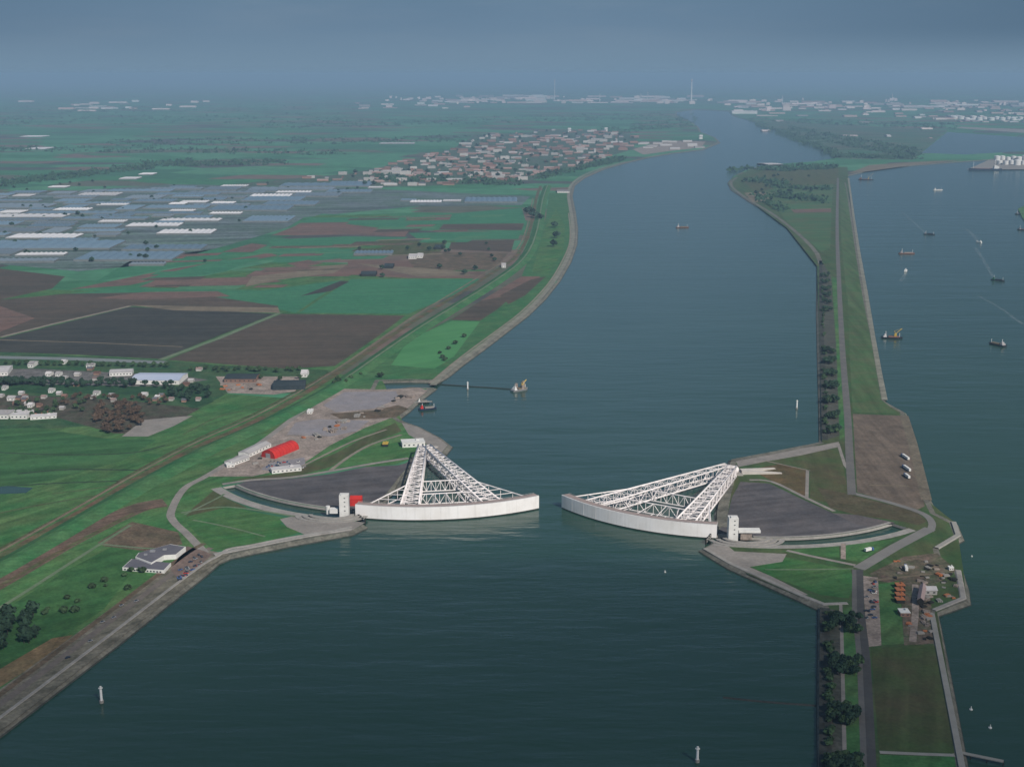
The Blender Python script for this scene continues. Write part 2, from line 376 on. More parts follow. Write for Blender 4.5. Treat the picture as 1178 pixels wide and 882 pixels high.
shoreR2 = px((826, 621), (809, 631), (840, 650), (880, 668), (920, 686), (946, 698), (946, 760), (946, 830), (948, 900), (948, 1000), (1140, 1000), (1110, 890), (1100, 835), (1088, 770), (1075, 704), (1112, 691), (1110, 675), (1104, 656), (1085, 650), (1080, 632), (1105, 618), (1098, 601), (1076, 590), (1066, 570), (1056, 535), (1046, 495), (1040, 474), (1016, 461), (1010, 430), (1002, 385), (994, 335), (986, 290), (980, 250), (973, 210), (974, 202), (1000, 196), (1050, 190), (1100, 186), (1178, 181), (1320, 176), (1500, 172))
far = [Vector((120000, at(1500, 172).y, LZ)), Vector((120000, 120000, LZ)), Vector((-120000, 120000, LZ)), Vector((-120000, 300, LZ))]
OUT = shoreL1 + LTO + LTI + shoreL2 + shoreR1 + RTI + RTO + shoreR2 + far
NW = len(OUT) - len(far)
P2 = [Vector((p.x, p.y)) for p in OUT]
def area(P): return sum(P[i].x * P[(i + 1) % len(P)].y - P[(i + 1) % len(P)].x * P[i].y for i in range(len(P)))
SGN = 1.0 if area(P2) > 0 else -1.0      # +1: land lies left of the outline
b = MB(); b.cap([(p.x, p.y) for p in P2], LZ)
b.build('land', LAND, kind='structure')
def offs(P, d, closed=False):
    """offset an open polyline sideways (positive = to its left)"""
    out = []
    for i, p in enumerate(P):
        a = P[max(i - 1, 0)]; c = P[min(i + 1, len(P) - 1)]
        e = Vector((p.x - a.x, p.y - a.y)); f = Vector((c.x - p.x, c.y - p.y))
        if e.length < 1e-6: e = f
        if f.length < 1e-6: f = e
        e = e.normalized(); f = f.normalized()
        n = Vector((-e.y - f.y, e.x + f.x))
        if n.length < 0.2: n = Vector((-e.y, e.x))
        n.normalize(); k = max(0.5, n.dot(Vector((-e.y, e.x))))
        out.append(Vector((p.x + n.x * d / k, p.y + n.y * d / k)))
    return out
def skirt(P, out_w, mats, name='bank', lo=-2.0):
    A = [Vector((p.x, p.y)) for p in P]; B1 = offs(A, -SGN * out_w * 0.62); B2 = offs(A, -SGN * out_w)
    b = MB(); n = len(A)
    for i in range(n - 1):
        b.add([(A[i].x, A[i].y, LZ), (A[i + 1].x, A[i + 1].y, LZ), (B1[i + 1].x, B1[i + 1].y, 0.9), (B1[i].x, B1[i].y, 0.9)], [(0, 1, 2, 3)], 0)
        b.add([(B1[i].x, B1[i].y, 0.9), (B1[i + 1].x, B1[i + 1].y, 0.9), (B2[i + 1].x, B2[i + 1].y, lo), (B2[i].x, B2[i].y, lo)], [(0, 1, 2, 3)], 1)
    return b.build(name, mats, kind='structure')
skirt(shoreL1, 9, [STONE, STONE_W], 'river_bank'); skirt(LTO, 1.0, [CONC, DARK], 'dock_bank'); skirt([LTO[-1]] + LTI[:1], 1.0, [CONC, DARK], 'dock_bank'); skirt(LTI, 1.0, [CONC, DARK], 'dock_bank')
skirt(shoreL2, 8, [STONE, STONE_W], 'river_bank'); skirt(shoreR1, 6, [STONE, STONE_W], 'river_bank')
skirt(RTI, 1.0, [CONC, DARK], 'dock_bank'); skirt([RTI[-1], RTO[0]], 1.0, [CONC, DARK], 'dock_bank'); skirt(RTO, 1.0, [CONC, DARK], 'dock_bank'); skirt(shoreR2, 6, [STONE, STONE_W], 'river_bank')
b = MB(); S = 120000
b.add([(-S, -S, 0), (S, -S, 0), (S, S, 0), (-S, S, 0)], [(0, 1, 2, 3)])
b.build('water', WATER, kind='structure')

# ------------------------------------------------------------------ air
hz = bpy.data.materials.new('haze_air'); hz.use_nodes = True; t = hz.node_tree; t.nodes.clear()
ho = t.nodes.new('ShaderNodeOutputMaterial'); hv = t.nodes.new('ShaderNodeVolumePrincipled')
hv.inputs['Color'].default_value = (0.385, 0.60, 0.835, 1); hv.inputs['Density'].default_value = 6.2e-5
t.links.new(hv.outputs[0], ho.inputs['Volume'])
b = MB(); b.box((0, 0, -6), (250000, 250000, H + 20 + 6))
o = b.build('haze', hz, kind='stuff')

# unseen vapour blob added above and behind the camera to shade the foreground
def shade_cloud(c, rx, ry, rz_, dens):
    m = bpy.data.materials.new('shade_cloud_vapour'); m.use_nodes = True; t = m.node_tree; t.nodes.clear()
    o_ = t.nodes.new('ShaderNodeOutputMaterial'); v = t.nodes.new('ShaderNodeVolumePrincipled')
    v.inputs['Color'].default_value = (0.9, 0.92, 0.95, 1); v.inputs['Density'].default_value = dens
    t.links.new(v.outputs[0], o_.inputs['Volume'])
    q = random.Random(2); b = MB(); n, k = 28, 14; vs = []
    for i in range(k + 1):
        th = math.pi * i / k
        for j in range(n):
            ph = 2 * math.pi * j / n; w = 1 + .16 * math.sin(3 * ph + 1) + .1 * math.sin(5 * ph) + .06 * math.sin(9 * ph + 2 * th)
            vs.append((c[0] + rx * w * math.sin(th) * math.cos(ph), c[1] + ry * w * math.sin(th) * math.sin(ph), c[2] + rz_ * math.cos(th)))
    b.add(vs, [(i * n + j, (i + 1) * n + j, (i + 1) * n + (j + 1) % n, i * n + (j + 1) % n) for i in range(k) for j in range(n)])
    return b.build('shade_cloud', m, kind='stuff', smooth=True)
CZ = 1500.0
cx_, cy_ = 330, 640
shade_cloud((cx_ + sd.x / sd.z * CZ, cy_ + sd.y / sd.z * CZ, CZ), 1150, 560, 170, 0.0022)  # placed sunward so its soft shade falls on the near water and island

# ------------------------------------------------------------------ flat ground cover: fields, yards, roads
LAY = 0.12
def patch(name, pts, mat, lay=1, world=False):
    P = pts if world else [at(*p) for p in pts]
    b = MB(); b.cap([(p.x, p.y) for p in P], LZ + lay * LAY)
    return b.build(name, mat, kind='structure')
def smooth(P, k=4):
    out = []
    for i in range(len(P) - 1):
        p0, p1, p2, p3 = P[max(i - 1, 0)], P[i], P[i + 1], P[min(i + 2, len(P) - 1)]
        for j in range(k):
            u = j / k
            out.append(0.5 * ((2 * p1) + (p2 - p0) * u + (2 * p0 - 5 * p1 + 4 * p2 - p3) * u * u + (3 * p1 - p0 - 3 * p2 + p3) * u ** 3))
    out.append(P[-1].copy()); return out
def ribbon(name, pts, w, mat, lay=2, k=4, h=0.0, wtop=None, world=False, kind='structure', z=None):
    P = pts if world else [at(*p) for p in pts]
    if k > 1: P = smooth(P, k)
    b = MB(); z0 = (LZ + lay * LAY) if z is None else z
    if h:
        wt = wtop or w * 0.4
        rows = [(offs(P, w / 2), z0), (offs(P, wt / 2), z0 + h), (offs(P, -wt / 2), z0 + h), (offs(P, -w / 2), z0)]
    else:
        rows = [(offs(P, w / 2), z0), (offs(P, -w / 2), z0)]
    for (A, za), (B, zb) in zip(rows, rows[1:]):
        for i in range(len(P) - 1):
            b.add([(A[i].x, A[i].y, za), (B[i].x, B[i].y, zb), (B[i + 1].x, B[i + 1].y, zb), (A[i + 1].x, A[i + 1].y, za)], [(0, 1, 2, 3)])
    return b.build(name, mat, kind=kind)

# left bank, near: green zone under everything south of the ploughed land
patch('meadow', [(-150, 500), (0, 480), (250, 452), (330, 458), (390, 430), (440, 438), (456, 470), (470, 500), (470, 520), (420, 536), (330, 550), (262, 555), (250, 562), (258, 572), (240, 640), (0, 835), (-150, 940)], GRASS, 0.5)
patch('polder_floor', [(-150, 330), (150, 335), (320, 300), (560, 310), (470, 366), (385, 426), (330, 430), (150, 415), (-150, 405)], GRASS, 0.4)
# ploughed land
patch('field', [(-150, 425), (-10, 392), (150, 353), (316, 361), (184, 413), (90, 408), (0, 405)], SOIL_D, 1.2)
patch('field', [(324, 361), (466, 363), (436, 386), (385, 421), (330, 424), (260, 419), (192, 414)], SOIL_B, 1.2)
patch('field', [(-150, 380), (0, 345), (75, 338), (190, 336), (250, 342), (320, 352), (318, 360), (150, 352), (-10, 390), (-150, 420)], SOIL_B, 1.1)
patch('field', [(-150, 345), (0, 309), (75, 318), (60, 332), (0, 345), (-150, 372)], SOIL_B, 1.1)
patch('field', [(-150, 395), (0, 352), (40, 366), (0, 382), (-150, 420)], SOIL_P, 1.3)
patch('field', [(150, 351), (320, 354), (322, 360), (200, 357)], SOIL_T, 1.4)
ribbon('farm_track', [(184, 414), (250, 390), (322, 360)], 11, TRACK_G, 2, 1)
ribbon('farm_track', [(0, 388), (60, 373), (150, 352)], 10, TRACK, 2, 1)
ribbon('farm_track', [(0, 391), (100, 394), (210, 399)], 5, SOIL_T, 2, 1)
patch('field', [(404, 321), (555, 321), (535, 334), (470, 361), (344, 360)], CROP, 1.2)
patch('field', [(75, 338), (160, 331), (300, 334), (396, 322), (340, 360), (250, 342), (190, 336)], CROP, 0.8)
patch('field', [(110, 343), (165, 336), (250, 335), (265, 341), (160, 345)], SOIL_P, 1.2)
patch('field', [(180, 322), (300, 318), (325, 324), (240, 331), (160, 330)], SOIL_P, 1.2)
patch('field', [(290, 318), (345, 312), (370, 306), (400, 304), (385, 314), (320, 322), (282, 330)], SOIL_T, 1.3)
patch('field', [(80, 333), (200, 309), (310, 291), (320, 294), (250, 306), (150, 328)], SOIL_P, 1.2)
patch('field', [(160, 322), (250, 300), (300, 296), (260, 312), (210, 320)], CROP, 1.25)
patch('field', [(255, 290), (290, 280), (308, 282), (290, 290)], SOIL_P, 1.3)
patch('field', [(150, 300), (250, 286), (270, 292), (210, 306), (110, 324)], CROP, 0.9)
patch('field', [(320, 296), (405, 280), (405, 296), (345, 302), (312, 302)], CROP, 1.2)
patch('field', [(308, 276), (400, 272), (470, 273), (440, 285), (400, 296), (325, 296)], CROP, 1.1)
patch('field', [(312, 271), (345, 258), (400, 258), (470, 266), (466, 272), (400, 270)], SOIL_P, 1.15)
patch('field', [(330, 262), (370, 246), (470, 250), (600, 239), (606, 258), (505, 258), (470, 262), (400, 258), (345, 258)], CROP, 1.0)
patch('field', [(330, 303), (355, 299), (372, 303), (345, 308)], SOIL_P, 1.35)
patch('field', [(300, 308), (440, 304), (400, 318), (282, 318)], SOIL_P, 1.05)
patch('field', [(345, 341), (392, 323), (402, 324), (380, 335)], SOIL_D, 1.35)
patch('field', [(466, 250), (520, 247), (517, 253), (470, 254)], SOIL_P, 1.3)
patch('field', [(510, 258), (603, 257), (600, 265), (505, 264)], SOIL_B, 1.2)
patch('field', [(470, 268), (600, 266), (596, 275), (480, 275)], CROP, 1.25)
patch('field', [(520, 276), (592, 276), (588, 290), (516, 287)], SOIL_B, 1.2)
patch('field', [(500, 290), (585, 291), (568, 310), (480, 312), (470, 300)], SOIL_R, 1.2)
patch('field', [(400, 300), (470, 300), (480, 312), (560, 312), (556, 320), (470, 320), (400, 316)], SOIL_P, 1.1)
patch('field', [(410, 303), (520, 311), (550, 317), (480, 318)], SOIL_T, 1.3)
patch('field', [(440, 276), (515, 278), (505, 292), (430, 296), (400, 290)], GRASS_O, 1.15)
q_ = random.Random(9)
STR = [SOIL_P, CROP, SOIL_T, SOIL_B, CROP2, GRASS, SOIL_R]
for k in range(46):
    y = q_.uniform(246, 334); x = q_.uniform(150 if y > 285 else 330, 545); w = q_.uniform(25, 95); h_ = q_.uniform(1.2, 3.6) * (y - 120) / 170
    if x + w > 600 - max(0, (y - 270)) * 1.15 or (y > 318 and x > 320) or (465 < x + w / 2 < 600 and 288 < y < 312): continue
    t_ = -w * q_.uniform(.02, .10)
    patch('field', [(x, y), (x + w, y + t_ * .4), (x + w + h_ * 2.2, y - h_ + t_ * .4), (x + h_ * 2.2, y - h_)], q_.choice(STR), 1.5 + k * .01)
# river foreland between the dike and the bank
patch('field', [(470, 391), (520, 369), (552, 370), (522, 410), (500, 424), (450, 420)], M('foreland_grass', (0.062, 0.200, 0.075), (0.075, 0.220, 0.085), 0.02, stripe=(10, 0.9, 0.08)), 1.3)
patch('field', [(518, 368), (553, 346), (590, 340), (572, 356), (552, 369)], SOIL_B, 1.3)
patch('field', [(553, 346), (600, 318), (622, 318), (600, 338)], SOIL_P, 1.25)
patch('field', [(575, 340), (610, 322), (628, 318), (604, 340), (585, 350)], SOIL_B, 1.35)
patch('field', [(612, 312), (628, 260), (640, 240), (650, 260), (648, 290), (630, 316)], GRASS, 1.2)
patch('foreland', [(440, 438), (470, 392), (520, 366), (600, 318), (628, 250), (632, 222), (655, 222), (661, 262), (658, 290), (640, 322), (600, 364), (555, 399), (512, 430), (500, 437)], GRASS_D, 0.7)
# long strips: sea dike, verges, tracks
dike = [(-120, 700), (0, 640), (103, 583), (153, 553), (229, 513), (300, 481), (385, 431), (470, 373), (560, 318), (596, 292), (610, 262), (617, 228), (622, 214)]
ribbon('verge', dike, 12, HEATH, 1.6)
ribbon('farm_track', [(-120, 700 - 6), (0, 634), (153, 547), (229, 507), (300, 475), (385, 426), (470, 368), (558, 314), (592, 290), (606, 262), (613, 228)], 4, SOIL_T, 1.9)
ribbon('dike', [(-120, 716), (0, 654), (120, 584), (170, 555), (245, 515), (320, 481), (398, 438), (480, 381), (568, 326), (604, 297), (618, 266), (624, 232), (630, 214)], 34, GRASS_D, 1.0, h=4.5, wtop=7)
ribbon('ditch', [(-120, 692), (0, 631), (103, 575), (153, 544), (229, 504), (300, 472), (380, 428)], 4, M('reed_line', (0.06, 0.075, 0.035), (0.10, 0.08, 0.05), 0.05, fine=0.3), 1.8)
ribbon('dike_path', [(398, 438), (480, 381), (568, 326), (604, 297), (618, 266), (624, 232), (630, 214)], 4, TRACK_G, 1.0, z=LZ + 0.12 + 4.56)
ribbon('verge', [(-120, 735), (0, 668), (80, 622), (154, 586), (190, 578)], 30, M('pale_reed_verge', (0.145, 0.095, 0.075), (0.105, 0.085, 0.060), 0.03, stripe=(5, 0.95, 0.2), fine=0.2), 1.5)
ribbon('farm_track', [(-120, 741), (0, 674), (80, 628), (154, 590)], 6, HEATH, 1.9)
ribbon('cycle_path', [(-120, 770), (0, 699), (80, 648), (150, 604)], 4.5, TRACK_G, 2)
patch('rough_ground', [(112, 624), (152, 600), (205, 612), (210, 626), (170, 634), (120, 628)], SOIL_R, 1.2)
patch('rough_ground', [(-10, 775), (60, 734), (84, 730), (60, 752), (0, 790)], M('dry_reeds', (0.20, 0.135, 0.075), (0.14, 0.11, 0.06), 0.05, fine=0.25), 1.3)
patch('meadow', [(-120, 770), (0, 704), (80, 654), (130, 628), (170, 636), (150, 660), (120, 700), (0, 780)], M('meadow_deep', (0.034, 0.100, 0.036), (0.052, 0.120, 0.042), 0.03, stripe=(12, 0.9, 0.16), fine=0.2), 1.0)
ribbon('cycle_path', [(118, 626), (160, 630), (186, 631)], 3.5, TRACK_G, 2)
# riverside road
bank = [(-120, 905), (0, 816), (60, 771), (130, 718), (190, 672), (228, 644), (246, 634)]
ribbon('foreshore', bank, 42, M('brown_foreshore', (0.175, 0.158, 0.125), (0.125, 0.118, 0.090), 0.05, stripe=(5, 0.75, 0.2), fine=0.25), 1.4)
ribbon('road', [(x - 3, y - 4) for x, y in bank], 7, M('worn_asphalt', (0.135, 0.118, 0.108), (0.17, 0.145, 0.125), 0.05, fine=0.1), 2)
ribbon('gravel_verge', [(x - 11, y - 9) for x, y in bank], 6, SOIL_R, 2.2)
ribbon('quay_kerb', [(x + 6, y + 5) for x, y in bank] + [(262, 632), (290, 627), (330, 619), (380, 611), (404, 606)], 3.4, CONC, 2.4, h=0.6, wtop=2.8)
patch('car_park', [(196, 655), (215, 628), (236, 634), (244, 638), (228, 652), (206, 667)], M('brick_paving', (0.19, 0.135, 0.115), (0.15, 0.115, 0.10), 0.06, fine=0.2), 2.2)
ribbon('road', [(236, 636), (215, 614), (200, 600), (197, 588), (212, 562), (240, 546), (300, 509), (345, 475), (392, 440)], 9, PAVE, 2.1)
patch('lawn', [(212, 598), (262, 582), (300, 590), (330, 596), (322, 602), (345, 612), (300, 626), (246, 634), (230, 618)], GRASS_L, 1.1)
patch('lawn', [(222, 584), (246, 564), (262, 574), (285, 584), (262, 583), (214, 594)], GRASS_O, 1.15)
ribbon('footpath', [(208, 590), (262, 583), (340, 594)], 4, TRACK_G, 2)
ribbon('footpath', [(212, 592), (250, 573), (258, 568)], 3, TRACK_G, 2.1)
ribbon('footpath', [(222, 598), (262, 606), (305, 617)], 3, TRACK_G, 2)
patch('quay', [(322, 597), (345, 592), (420, 601), (403, 611), (356, 617), (330, 606)], PAVE, 1.6)
ribbon('quay_edge', [(246, 638), (290, 629), (356, 616), (404, 608)], 7, CONC, 1.9, h=0.5, wtop=6)
# dark mat of the left parking sector, and its concrete rim
patch('apron', [pol(JL, aDL + (aGA - aDL) * i / 12, rLI(i) - 2, LZ) for i in range(13)] + px((444, 568), (461, 546), (476, 530), (458, 535), (420, 537), (380, 545), (330, 551), (285, 553)), FLOOR, 1.2, world=True)
ribbon('quay_edge', [(256, 557), (290, 552), (335, 549), (385, 541), (430, 533), (470, 527)], 7, PAVE, 1.9)
ribbon('quay_edge', [p + Vector((0, 0, 0)) for p in [pol(JL, aDL + (aGA - aDL) * i / 12, 267 + 9 * (1 - i / 12), LZ) for i in range(13)]], 13, CONC, 1.7, k=1, world=True)
ribbon('quay_edge', [pol(JL, aDL + (aGA - aDL) * i / 12, rLI(i) - 2.5, LZ) for i in range(13)], 3, CONC, 1.8, k=1, world=True)
for P_, w_, m_ in (([(20, 545), (80, 540), (170, 541)], 5, 'd'), ([(0, 560), (60, 556), (140, 553)], 4, 'd'), ([(-10, 520), (70, 523), (150, 521), (190, 512)], 4, 'd'), ([(0, 590), (50, 580), (110, 570)], 5, 'b'), ([(60, 568), (120, 560), (175, 548)], 4, 'b'), ([(210, 500), (255, 478), (300, 470)], 4, 'b')):
    ribbon('ditch', P_, w_, M('ditch_reeds', (0.030, 0.055, 0.034), (0.045, 0.070, 0.040), 0.05, fine=0.2) if m_ == 'd' else M('faded_grass', (0.085, 0.105, 0.050), (0.060, 0.110, 0.045), 0.05, fine=0.2), 1.7)
patch('water', [(-40, 562), (10, 559), (38, 561), (30, 567), (-40, 570)], WATER, 1.8)
ribbon('foreshore', [(498, 443), (508, 432), (526, 418), (551, 400), (576, 381), (601, 362), (621, 343), (638, 322), (651, 300), (658, 281), (659, 262), (657, 245), (654, 225), (657, 213), (669, 203), (693, 193), (720, 186)], 11, M('pale_bank_stone', (0.235, 0.225, 0.185), (0.165, 0.165, 0.135), 0.05, fine=0.2), 1.9)
ribbon('bank_path', [(494, 441), (520, 419), (546, 399), (572, 380), (597, 361), (617, 342), (634, 322), (647, 300), (655, 281), (656, 262), (654, 245)], 4, TRACK, 2.1)
patch('meadow', [(430, 500), (470, 490), (504, 506), (513, 512), (500, 526), (478, 526), (455, 534), (420, 537)], GRASS, 0.45)
patch('quay', [(486, 530), (497, 515), (513, 511), (503, 528), (492, 529)], PAVE, 1.75)
for S_, w_ in ((shoreL1, 8), (shoreL2[:26], 7), (shoreL2[26:46], 12), (shoreR1, 7), (shoreR2[:34], 6)):
    ribbon('foreshore', offs(S_, SGN * w_ / 2), w_, STONE, 0.85, 1, world=True)
patch('foreland', [(392, 446), (440, 408), (478, 386), (476, 400), (452, 422), (438, 440), (430, 447)], GRASS_D, 0.6)
# building yard north of the left gate
patch('yard', [(240, 548), (300, 510), (345, 478), (392, 447), (436, 448), (482, 446), (492, 449), (462, 476), (420, 492), (380, 512), (345, 536), (290, 548)], PAVE_P, 1.1)
patch('hardstanding', [(396, 451), (455, 450), (460, 458), (430, 470), (386, 474), (372, 466)], PAVE_B, 1.7)
patch('hardstanding', [(340, 486), (366, 482), (425, 484), (410, 496), (380, 502), (330, 500)], PAVE_B, 1.7)
patch('hardstanding', [(312, 532), (350, 526), (352, 537), (320, 543), (300, 540)], PAVE_B, 1.8)
patch('rough_ground', [(380, 476), (430, 472), (458, 466), (470, 470), (456, 480), (420, 482), (392, 482)], SOIL_R, 1.75)
patch('lawn', [(322, 545), (352, 535), (385, 522), (425, 500), (455, 486), (462, 496), (420, 512), (380, 537), (330, 551), (262, 552)], GRASS_O, 1.4)
patch('lawn', [(395, 532), (425, 514), (458, 509), (470, 516), (452, 527), (420, 534), (390, 540)], GRASS_L, 1.6)
ribbon('footpath', [(380, 541), (405, 523), (430, 510), (462, 500)], 5, TRACK, 2)
ribbon('footpath', [(340, 540), (380, 520), (410, 506), (445, 494)], 4, TRACK, 2)
patch('quay', [(462, 486), (480, 491), (503, 503), (515, 512), (503, 526), (494, 528), (496, 514), (470, 500)], PAVE, 1.8)
# left edge: works, allotments and the road behind them
patch('meadow', [(-60, 404), (0, 405), (184, 414), (250, 420), (385, 426), (350, 452), (262, 452), (230, 470), (200, 484), (-60, 500)], M('rank_grass', (0.030, 0.085, 0.038), (0.060, 0.095, 0.045), 0.03, fine=0.25), 0.75)
patch('belt_floor', [(-60, 441), (100, 443), (200, 446), (236, 445), (246, 462), (222, 470), (190, 454), (60, 452), (-60, 452)], M('belt_undergrowth', (0.022, 0.060, 0.030), (0.034, 0.080, 0.036), 0.06, fine=0.25), 1.45)
patch('yard', [(-60, 426), (40, 424), (120, 428), (205, 432), (240, 437), (190, 444), (0, 446), (-60, 450)], M('grey_yard', (0.15, 0.14, 0.14), (0.11, 0.11, 0.1), 0.05, fine=0.3), 1.3)
ribbon('road', [(-60, 410), (0, 411), (90, 413), (190, 417)], 22, M('pale_road', (0.19, 0.21, 0.215), (0.16, 0.18, 0.18), 0.03), 1.7, 1)
patch('rough_ground', [(-60, 452), (60, 456), (140, 460), (230, 470), (205, 484), (160, 500), (130, 498), (50, 476), (-60, 480)], M('tangled_ground', (0.085, 0.068, 0.055), (0.055, 0.065, 0.042), 0.05, fine=0.3), 1.2)
patch('yard', [(140, 502), (165, 483), (222, 478), (200, 490), (170, 502)], PAVE, 1.5)
patch('yard', [(248, 433), (345, 433), (340, 450), (315, 454), (262, 452)], PAVE_P, 1.4)
patch('field', [(-60, 496), (40, 492), (120, 504), (180, 506), (140, 530), (60, 552), (-60, 570)], M('wet_meadow', (0.036, 0.105, 0.040), (0.055, 0.125, 0.048), 0.01, stripe=(14, 1.3, 0.22), fine=0.12), 1.2)

# right bank: island between the two channels
patch('island_ground', px((940, 306), (905, 262), (842, 216), (842, 206), (865, 194), (975, 192), (978, 250), (1000, 380), (1016, 462), (1041, 475), (1066, 575), (1100, 602), (1108, 655), (1112, 690), (1078, 704), (1112, 900), (1112, 980), (950, 980), (947, 698), (860, 660), (842, 645)) + RTO[::-1] + RTI[::-1] + px((850, 552), (842, 530), (946, 510), (943, 400)), M('island_grass', (0.042, 0.092, 0.036), (0.076, 0.088, 0.042), 0.02, stripe=(12, 0.05, 0.16), fine=0.12), 0.5, world=True)
patch('meadow', [(842, 532), (872, 528), (872, 556), (848, 560), (838, 590), (836, 606), (830, 604), (834, 568), (840, 546)], GRASS_O, 0.45)
patch('lawn', [(862, 651), (900, 640), (978, 655), (984, 672), (976, 688), (944, 684), (890, 664)], GRASS_L, 1.3)
patch('lawn', [(898, 634), (965, 627), (966, 641), (930, 639)], GRASS_L, 1.3)
patch('lawn', [(973, 626), (1030, 620), (990, 646), (973, 644)], GRASS, 1.3)
ribbon('footpath', [(880, 655), (930, 655), (982, 654)], 2.6, TRACK_G, 1.8)
ribbon('footpath', [(905, 633), (940, 641), (984, 650)], 5, PAVE, 1.9)
ribbon('footpath', [(970, 625), (970, 643)], 5, PAVE_P, 1.9, 1)
patch('quay', [(812, 631), (828, 620), (845, 634), (905, 637), (900, 646), (862, 652), (888, 663), (930, 684), (920, 685), (880, 667), (840, 649)], PAVE, 1.6)
ribbon('quay_edge', [(811, 631), (840, 648), (880, 666), (920, 684), (948, 695), (975, 694)], 5, CONC, 2.0, 1, h=0.5, wtop=4.5)
patch('apron', [pol(JR, aRB + (aDR - aRB) * i / 12, 219 + 5 * i / 12, LZ) for i in range(13)] + px((1030, 602), (985, 598), (958, 590), (925, 575), (885, 556), (852, 554), (842, 572), (836, 596)), FLOOR, 1.2, world=True)
patch('apron_margin', [(958, 590), (985, 592), (1030, 601), (1005, 606), (985, 603)], M('pinkish_mat', (0.135, 0.115, 0.112), (0.10, 0.09, 0.09), 0.03, fine=0.15), 1.5)
ribbon('quay_edge', [(862, 552), (888, 554), (926, 572), (960, 588)], 5, PAVE, 1.9)
ribbon('quay_edge', [pol(JR, aRB + (aDR - aRB) * i / 12, 219.5 + 5 * i / 12, LZ) for i in range(13)], 4, CONC, 1.9, k=1, world=True)
ribbon('quay_edge', [pol(JR, aRB + (aDR - aRB) * i / 12, 249 + 4 * i / 12, LZ) for i in range(13)], 10, CONC, 1.7, k=1, world=True)
patch('rough_slope', [(976, 568), (1054, 588), (1066, 600), (1056, 604), (1040, 600), (985, 592), (955, 584), (940, 560)], M('brown_slope', (0.095, 0.078, 0.050), (0.070, 0.068, 0.040), 0.04, fine=0.2), 1.2)
patch('lawn', [(905, 524), (950, 516), (968, 520), (975, 566), (960, 580), (932, 574), (932, 540), (895, 532)], GRASS_O, 1.1)
patch('rough_slope', [(862, 540), (895, 534), (928, 540), (928, 572), (888, 553)], M('khaki_slope', (0.125, 0.085, 0.045), (0.080, 0.072, 0.038), 0.04, fine=0.2), 1.15)
patch('quay', [(846, 530), (900, 518), (945, 512), (965, 508), (965, 514), (920, 524), (880, 531), (850, 537)], PAVE, 1.5)
ribbon('footpath', [(880, 530), (926, 540), (930, 541)], 3, TRACK, 2)
ribbon('footpath', [(929, 541), (928, 574)], 4, PAVE, 2, 1)
ribbon('footpath', [(964, 510), (972, 535), (980, 545)], 4, PAVE, 2, 1)
patch('works_site', [(981, 476), (1036, 478), (1046, 500), (1064, 582), (1056, 586), (986, 566)], SITE, 1.2)
ribbon('site_track', [(1000, 558), (1046, 559)], 4, SOIL_T, 1.8, 1)
ribbon('quay_edge', [(1040, 478), (1050, 510), (1066, 575)], 12, M('sandy_edge', (0.165, 0.14, 0.105), (0.125, 0.11, 0.085), 0.05, fine=0.2), 1.7, 1)
ribbon('road', [(1005, 960), (1003, 882), (997, 760), (990, 700), (989, 655)], 6.5, M('dark_asphalt', (0.07, 0.07, 0.072), (0.085, 0.083, 0.08), 0.05, fine=0.08), 2.0, 1)
ribbon('road_shoulder', [(995, 960), (994, 882), (989, 760), (983, 700), (983, 655)], 4.5, ASPH, 1.9, 1)
ribbon('road', [(988, 654), (1030, 629), (1070, 608)], 13, M('light_road', (0.19, 0.185, 0.175), (0.16, 0.155, 0.15), 0.05), 2.1, 1)
ribbon('road', [(1070, 611), (1072, 601), (1060, 590), (1020, 577), (984, 568), (979, 566)], 8, M('light_road', (0.19, 0.185, 0.175)), 2.2)
ribbon('road', [(980, 569), (977, 520), (975, 478), (969, 400), (965, 320), (963, 260), (964, 205)], 10, ASPH, 2.3)
ribbon('footpath', [(972, 960), (972, 882), (970, 800), (968, 715), (967, 694)], 3, PAVE, 1.9, 1)
patch('foreshore', [(950, 700), (966, 702), (970, 800), (972, 980), (951, 980)], M('grey_foreshore', (0.085, 0.083, 0.072), (0.060, 0.066, 0.052), 0.05, fine=0.25), 1.2)
patch('verge', [(968, 700), (984, 696), (990, 750), (997, 882), (997, 980), (974, 980)], GRASS, 1.25)
patch('foreshore', [(945, 300), (956, 318), (962, 400), (970, 500), (950, 506), (947, 420)], M('grey_foreshore', (0.085, 0.083, 0.072)), 1.2)
patch('verge', [(957, 318), (963, 320), (968, 400), (974, 500), (966, 506), (962, 400)], GRASS, 1.25)
patch('field', [(975, 340), (992, 340), (1001, 385), (1014, 460), (1034, 476), (981, 474), (978, 420)], M('verge_grass', (0.055, 0.115, 0.045), (0.085, 0.105, 0.052), 0.03, stripe=(10, 0.1, 0.18), fine=0.1), 1.1)
patch('field', [(966, 210), (973, 215), (984, 290), (992, 340), (974, 340), (968, 280)], M('verge_grass', (0.055, 0.115, 0.045)), 1.15)
patch('field', [(874, 214), (958, 212), (955, 285), (945, 290), (905, 255)], M('island_meadow', (0.048, 0.120, 0.050), (0.085, 0.110, 0.055), 0.01, stripe=(25, 1.5, 0.18)), 1.0)
patch('rough_ground', [(852, 206), (880, 196), (965, 194), (964, 212), (900, 215), (870, 222)], GRASS_O, 1.1)
patch('field', [(1002, 745), (1078, 742), (1098, 866), (1011, 862)], M('dark_olive_meadow', (0.056, 0.092, 0.034), (0.080, 0.074, 0.040), 0.016, stripe=(14, 0.3, 0.2), fine=0.12), 1.4)
patch('lawn', [(1010, 672), (1034, 668), (1040, 740), (1014, 742)], GRASS, 1.3)
patch('works_site', [(992, 662), (1010, 664), (1014, 742), (998, 744)], PAVE_P, 1.35)
